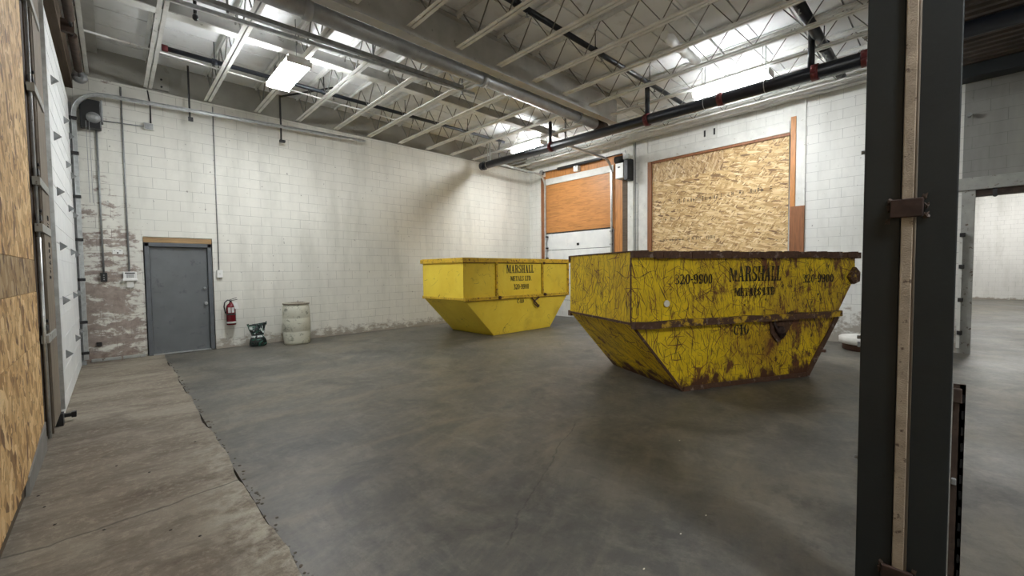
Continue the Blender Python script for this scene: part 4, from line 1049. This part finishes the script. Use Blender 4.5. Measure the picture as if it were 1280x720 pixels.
# --- the rusty skip in front
L, oL, W, zr, zt = 2.209, .789, 1.685, .925, 1.825
t2 = make_skip('skip', 'heavily rusted and scratched yellow skip with faded lettering in the middle of the floor', (5.334, 2.386, 0), -.443, L, oL, [(.99, 1.44), (.99, zt)], zr, zt, W, M['yel2'], None, None, .022)
xe = L+.985
bm = nb(); rnd = random.Random(5)
for y0, y1 in ((-.055, .012), (W-.012, W+.055)):
    x = -oL
    pts = []
    while x < xe+.04: pts.append(x); x += .11
    for a, b in zip(pts, pts[1:]+[xe+.05]):
        dz = rnd.uniform(-.007, .010); dy = rnd.uniform(-.006, .006)
        box(bm, a-.002, b+.002, y0+dy, y1, zt-.085+rnd.uniform(-.01,.006), zt+dz)
box(bm, xe, xe+.05, 0, W, zt-.08, zt, .006)
lpart('rim', bm, M['rim2'], t2, 'battered rusty rim')
bm = nb(); box(bm, -oL-.012, -oL+.012, .0, W, zt-.012, zt+.004); lpart('end_edge', bm, M['rim2'], t2)
for yy in (-.045, W+.045):
    bm = nb(); n = 18
    P = [(-oL+(L+.62+oL)*k/n, yy+rnd.uniform(-.006,.006), zr-.02+rnd.uniform(-.007,.007)+.0*k) for k in range(n+1)]
    for a, b in zip(P, P[1:]): obox(bm, a, b, .075, .085)
    lpart('side_rail', bm, M['rail2'], t2)
bm = nb(); box(bm, -oL-.008, -oL+.006, -.006, .010, zr, zt-.08); obox(bm, (-oL,0,zr), (0,0,0), .02, .03); obox(bm, (-oL,0,zr), (-oL,W,zr), .02, .03); lpart('corner_seam', bm, M['rust'], t2)
bm = nb()
n = 14
P = [(L*k/n, -.004+rnd.uniform(-.004,.004), .03+rnd.uniform(-.006,.008)) for k in range(n+1)]
for a, b in zip(P, P[1:]): obox(bm, a, b, .03, .06)
obox(bm, (L,-.01,.03), (L+.60,-.01,.86), .03, .07)
lpart('bottom_edge', bm, M['rust'], t2)
bm = nb(); prism(bm, [(1.46,-.03,.86),(1.9,-.03,.98),(1.92,-.03,.86),(1.72,-.03,.60),(1.6,-.03,.55),(1.48,-.03,.68)], (0,.03,0)); lpart('lug_plate', bm, M['rust'], t2)
bm = nb(); lathe(bm, [(.06,0),(.06,-.05),(.035,-.06)], (1.62,-.03,.72), 14, 'y'); tube(bm, [(1.5,-.05,.84),(1.56,-.06,.72),(1.64,-.06,.62),(1.72,-.05,.66)], .018, 8); lpart('hook', bm, M['tarnish'], t2)
for yy in (-.05, W):
    bm = nb(); prism(bm, [(L+.93,yy,1.60),(L+1.03,yy,1.52),(L+1.02,yy,1.38),(L+.90,yy,1.34),(L+.80,yy,1.45)], (0,.05,0)); lpart('lifting_lug', bm, M['rail2'], t2)
bm = nb(); lathe(bm, [(.045,0),(.045,-.008)], (-.27,-.012,1.16), 10, 'y'); lpart('punched_hole', bm, M['chipw'], t2, 'bright chipped spot')
for s, a, b, c, d in (('320-9900', -.13, .46, 1.40, 1.53), ('MARSHALL', .75, 1.68, 1.42, 1.63), ('METALS LTD', .84, 1.57, 1.22, 1.33), ('320-9900', 2.11, 2.70, 1.38, 1.50), ('C10', .83, 1.09, .69, .83)):
    bm = nb(); text(bm, s, a, b, c, d, -.006, .003)
    for v in bm.verts: v.co.y += dent_y(v.co, .022, zt)
    lpart('lettering', bm, M['txt2'], t2, 'worn black stencilled lettering')

# ------------------------------------------------------------------ column in the foreground
CX = 2.25
t = thing('steel_column', 'dark charcoal steel column standing close in front at the right', 'column', (CX+.12, .12, 0))
bm = nb(); box(bm, CX, CX+.27, .142, .256, 0, 5.5, .004); wpart('side_channel', bm, M['column'], t)
bm = nb(); box(bm, CX, CX+.27, -.012, .104, 0, 5.5, .004); wpart('side_channel', bm, M['column'], t)
bm = nb(); box(bm, CX-.012, CX+.25, .106, .140, 0, 5.5, .003); wpart('core', bm, M['colstrip'], t, 'tan speckled core showing in the gap')
bm = nb(); tube(bm, [(CX-.004,.103,0),(CX-.004,.103,5.5)], .006, 8); wpart('edge_bead', bm, M['plank'], t)
for zz in (1.79, .315, 3.5):
    bm = nb(); box(bm, CX-.022, CX-.004, .078, .172, zz, zz+.072, .004); s = wpart('welded_strap', bm, M['tarnish'], t, 'rusty welded strap')
    bm = nb(); rnd = random.Random(11)
    for yy, z2 in ((.075,zz+.075),(.072,zz+.005),(.175,zz+.04),(.18,zz-.012),(.07,zz+.04),(.176,zz+.07)):
        for k in range(3):
            r = bmesh.ops.create_icosphere(bm, subdivisions=1, radius=rnd.uniform(.004,.008))
            for v in r['verts']: v.co += Vector((CX-.003, yy+rnd.uniform(-.006,.006), z2+rnd.uniform(-.012,.012)))
    wpart('weld_bead', bm, M['rustpost'], s)
for zz in (2.55, 2.08, 1.30, .78):
    bm = nb(); tube(bm, [(CX+.05,.256,zz),(CX+.05,.272,zz)], .008, 8); wpart('side_bolt', bm, M['galvdull'], t)
# rusty perforated door guide behind the column's right edge
t = thing('perforated_guide', 'rusty perforated steel guide low behind the right edge of the column', 'door guide', (3.0, -.1, 0))
bm = nb(); box(bm, 2.98, 3.0, -.062, -.042, 0, 1.02); box(bm, 2.98, 2.985, -.062, -.02, 0, 1.02); wpart('angle', bm, M['rustpost'], t)
for k in range(12):
    bm = nb(); box(bm, 2.976, 2.98, -.058, -.050, .05+k*.08, .09+k*.08); wpart('slot', bm, M['blk'], t)
bm = nb(); box(bm, 2.96, 3.0, -.05, -.02, .93, 1.0, .004); wpart('clip', bm, M['rustpost'], t)
bm = nb(); box(bm, 2.96, 3.0, -.04, -.022, .52, .55, .004); wpart('clip', bm, M['galvdull'], t)

# ------------------------------------------------------------------ litter on the floor
for (x, y) in ((-.04,4.745), (.15,4.4), (-.33,3.9), (-.40,4.25), (.2,3.3), (.32,3.1), (-.1,3.6), (.5,4.9), (-.45,4.5)):
    bm = nb(); r = bmesh.ops.create_icosphere(bm, subdivisions=1, radius=.0085)
    for v in r['verts']: v.co = Vector((x+v.co.x*random.uniform(.8,1.6), y+v.co.y, .014+v.co.z*.4+.004))
    solo('litter_chip', bm, M['chip'], 'small dark chip lying on the pale floor strip at the left', 'chip', 'dark chips on the pale floor strip')
for (x, y) in ((1.991,1.095), (2.72,1.06), (2.42,1.09), (3.76,1.71)):
    bm = nb(); r = bmesh.ops.create_icosphere(bm, subdivisions=1, radius=.006)
    for v in r['verts']: v.co = Vector((x+v.co.x*1.6, y+v.co.y*.8, .004+v.co.z*.4))
    solo('litter_chip', bm, M['chipw'], 'tiny pale chip lying on the grey floor in the foreground', 'chip', 'pale chips on the grey floor')

# ------------------------------------------------------------------ camera and world
rows = ((0.7240338, -0.6896780, -0.0109284), (-0.0363899, -0.0223714, -0.9990872), (0.6888040, 0.7237706, -0.0412950))
cam = bpy.data.cameras.new('camera'); co = bpy.data.objects.new('camera', cam); C.objects.link(co)
cam.sensor_width = 36; cam.lens = 36*522.604/1280; cam.clip_start = .05; cam.clip_end = 100
r0, r1, r2 = (Vector(r) for r in rows)
m3 = Matrix((r0, -r1, -r2)).transposed()
co.matrix_world = Matrix.Translation((0,0,1.6)) @ m3.to_4x4()
bpy.context.scene.camera = co
w = bpy.data.worlds.new('world'); bpy.context.scene.world = w; w.use_nodes = True
w.node_tree.nodes['Background'].inputs[0].default_value = (.8,.85,.9,1); w.node_tree.nodes['Background'].inputs[1].default_value = .05
vs = bpy.context.scene.view_settings
vs.view_transform = 'Standard'; vs.look = 'None'; vs.exposure = 1.15; vs.gamma = 1; vs.use_curve_mapping = False
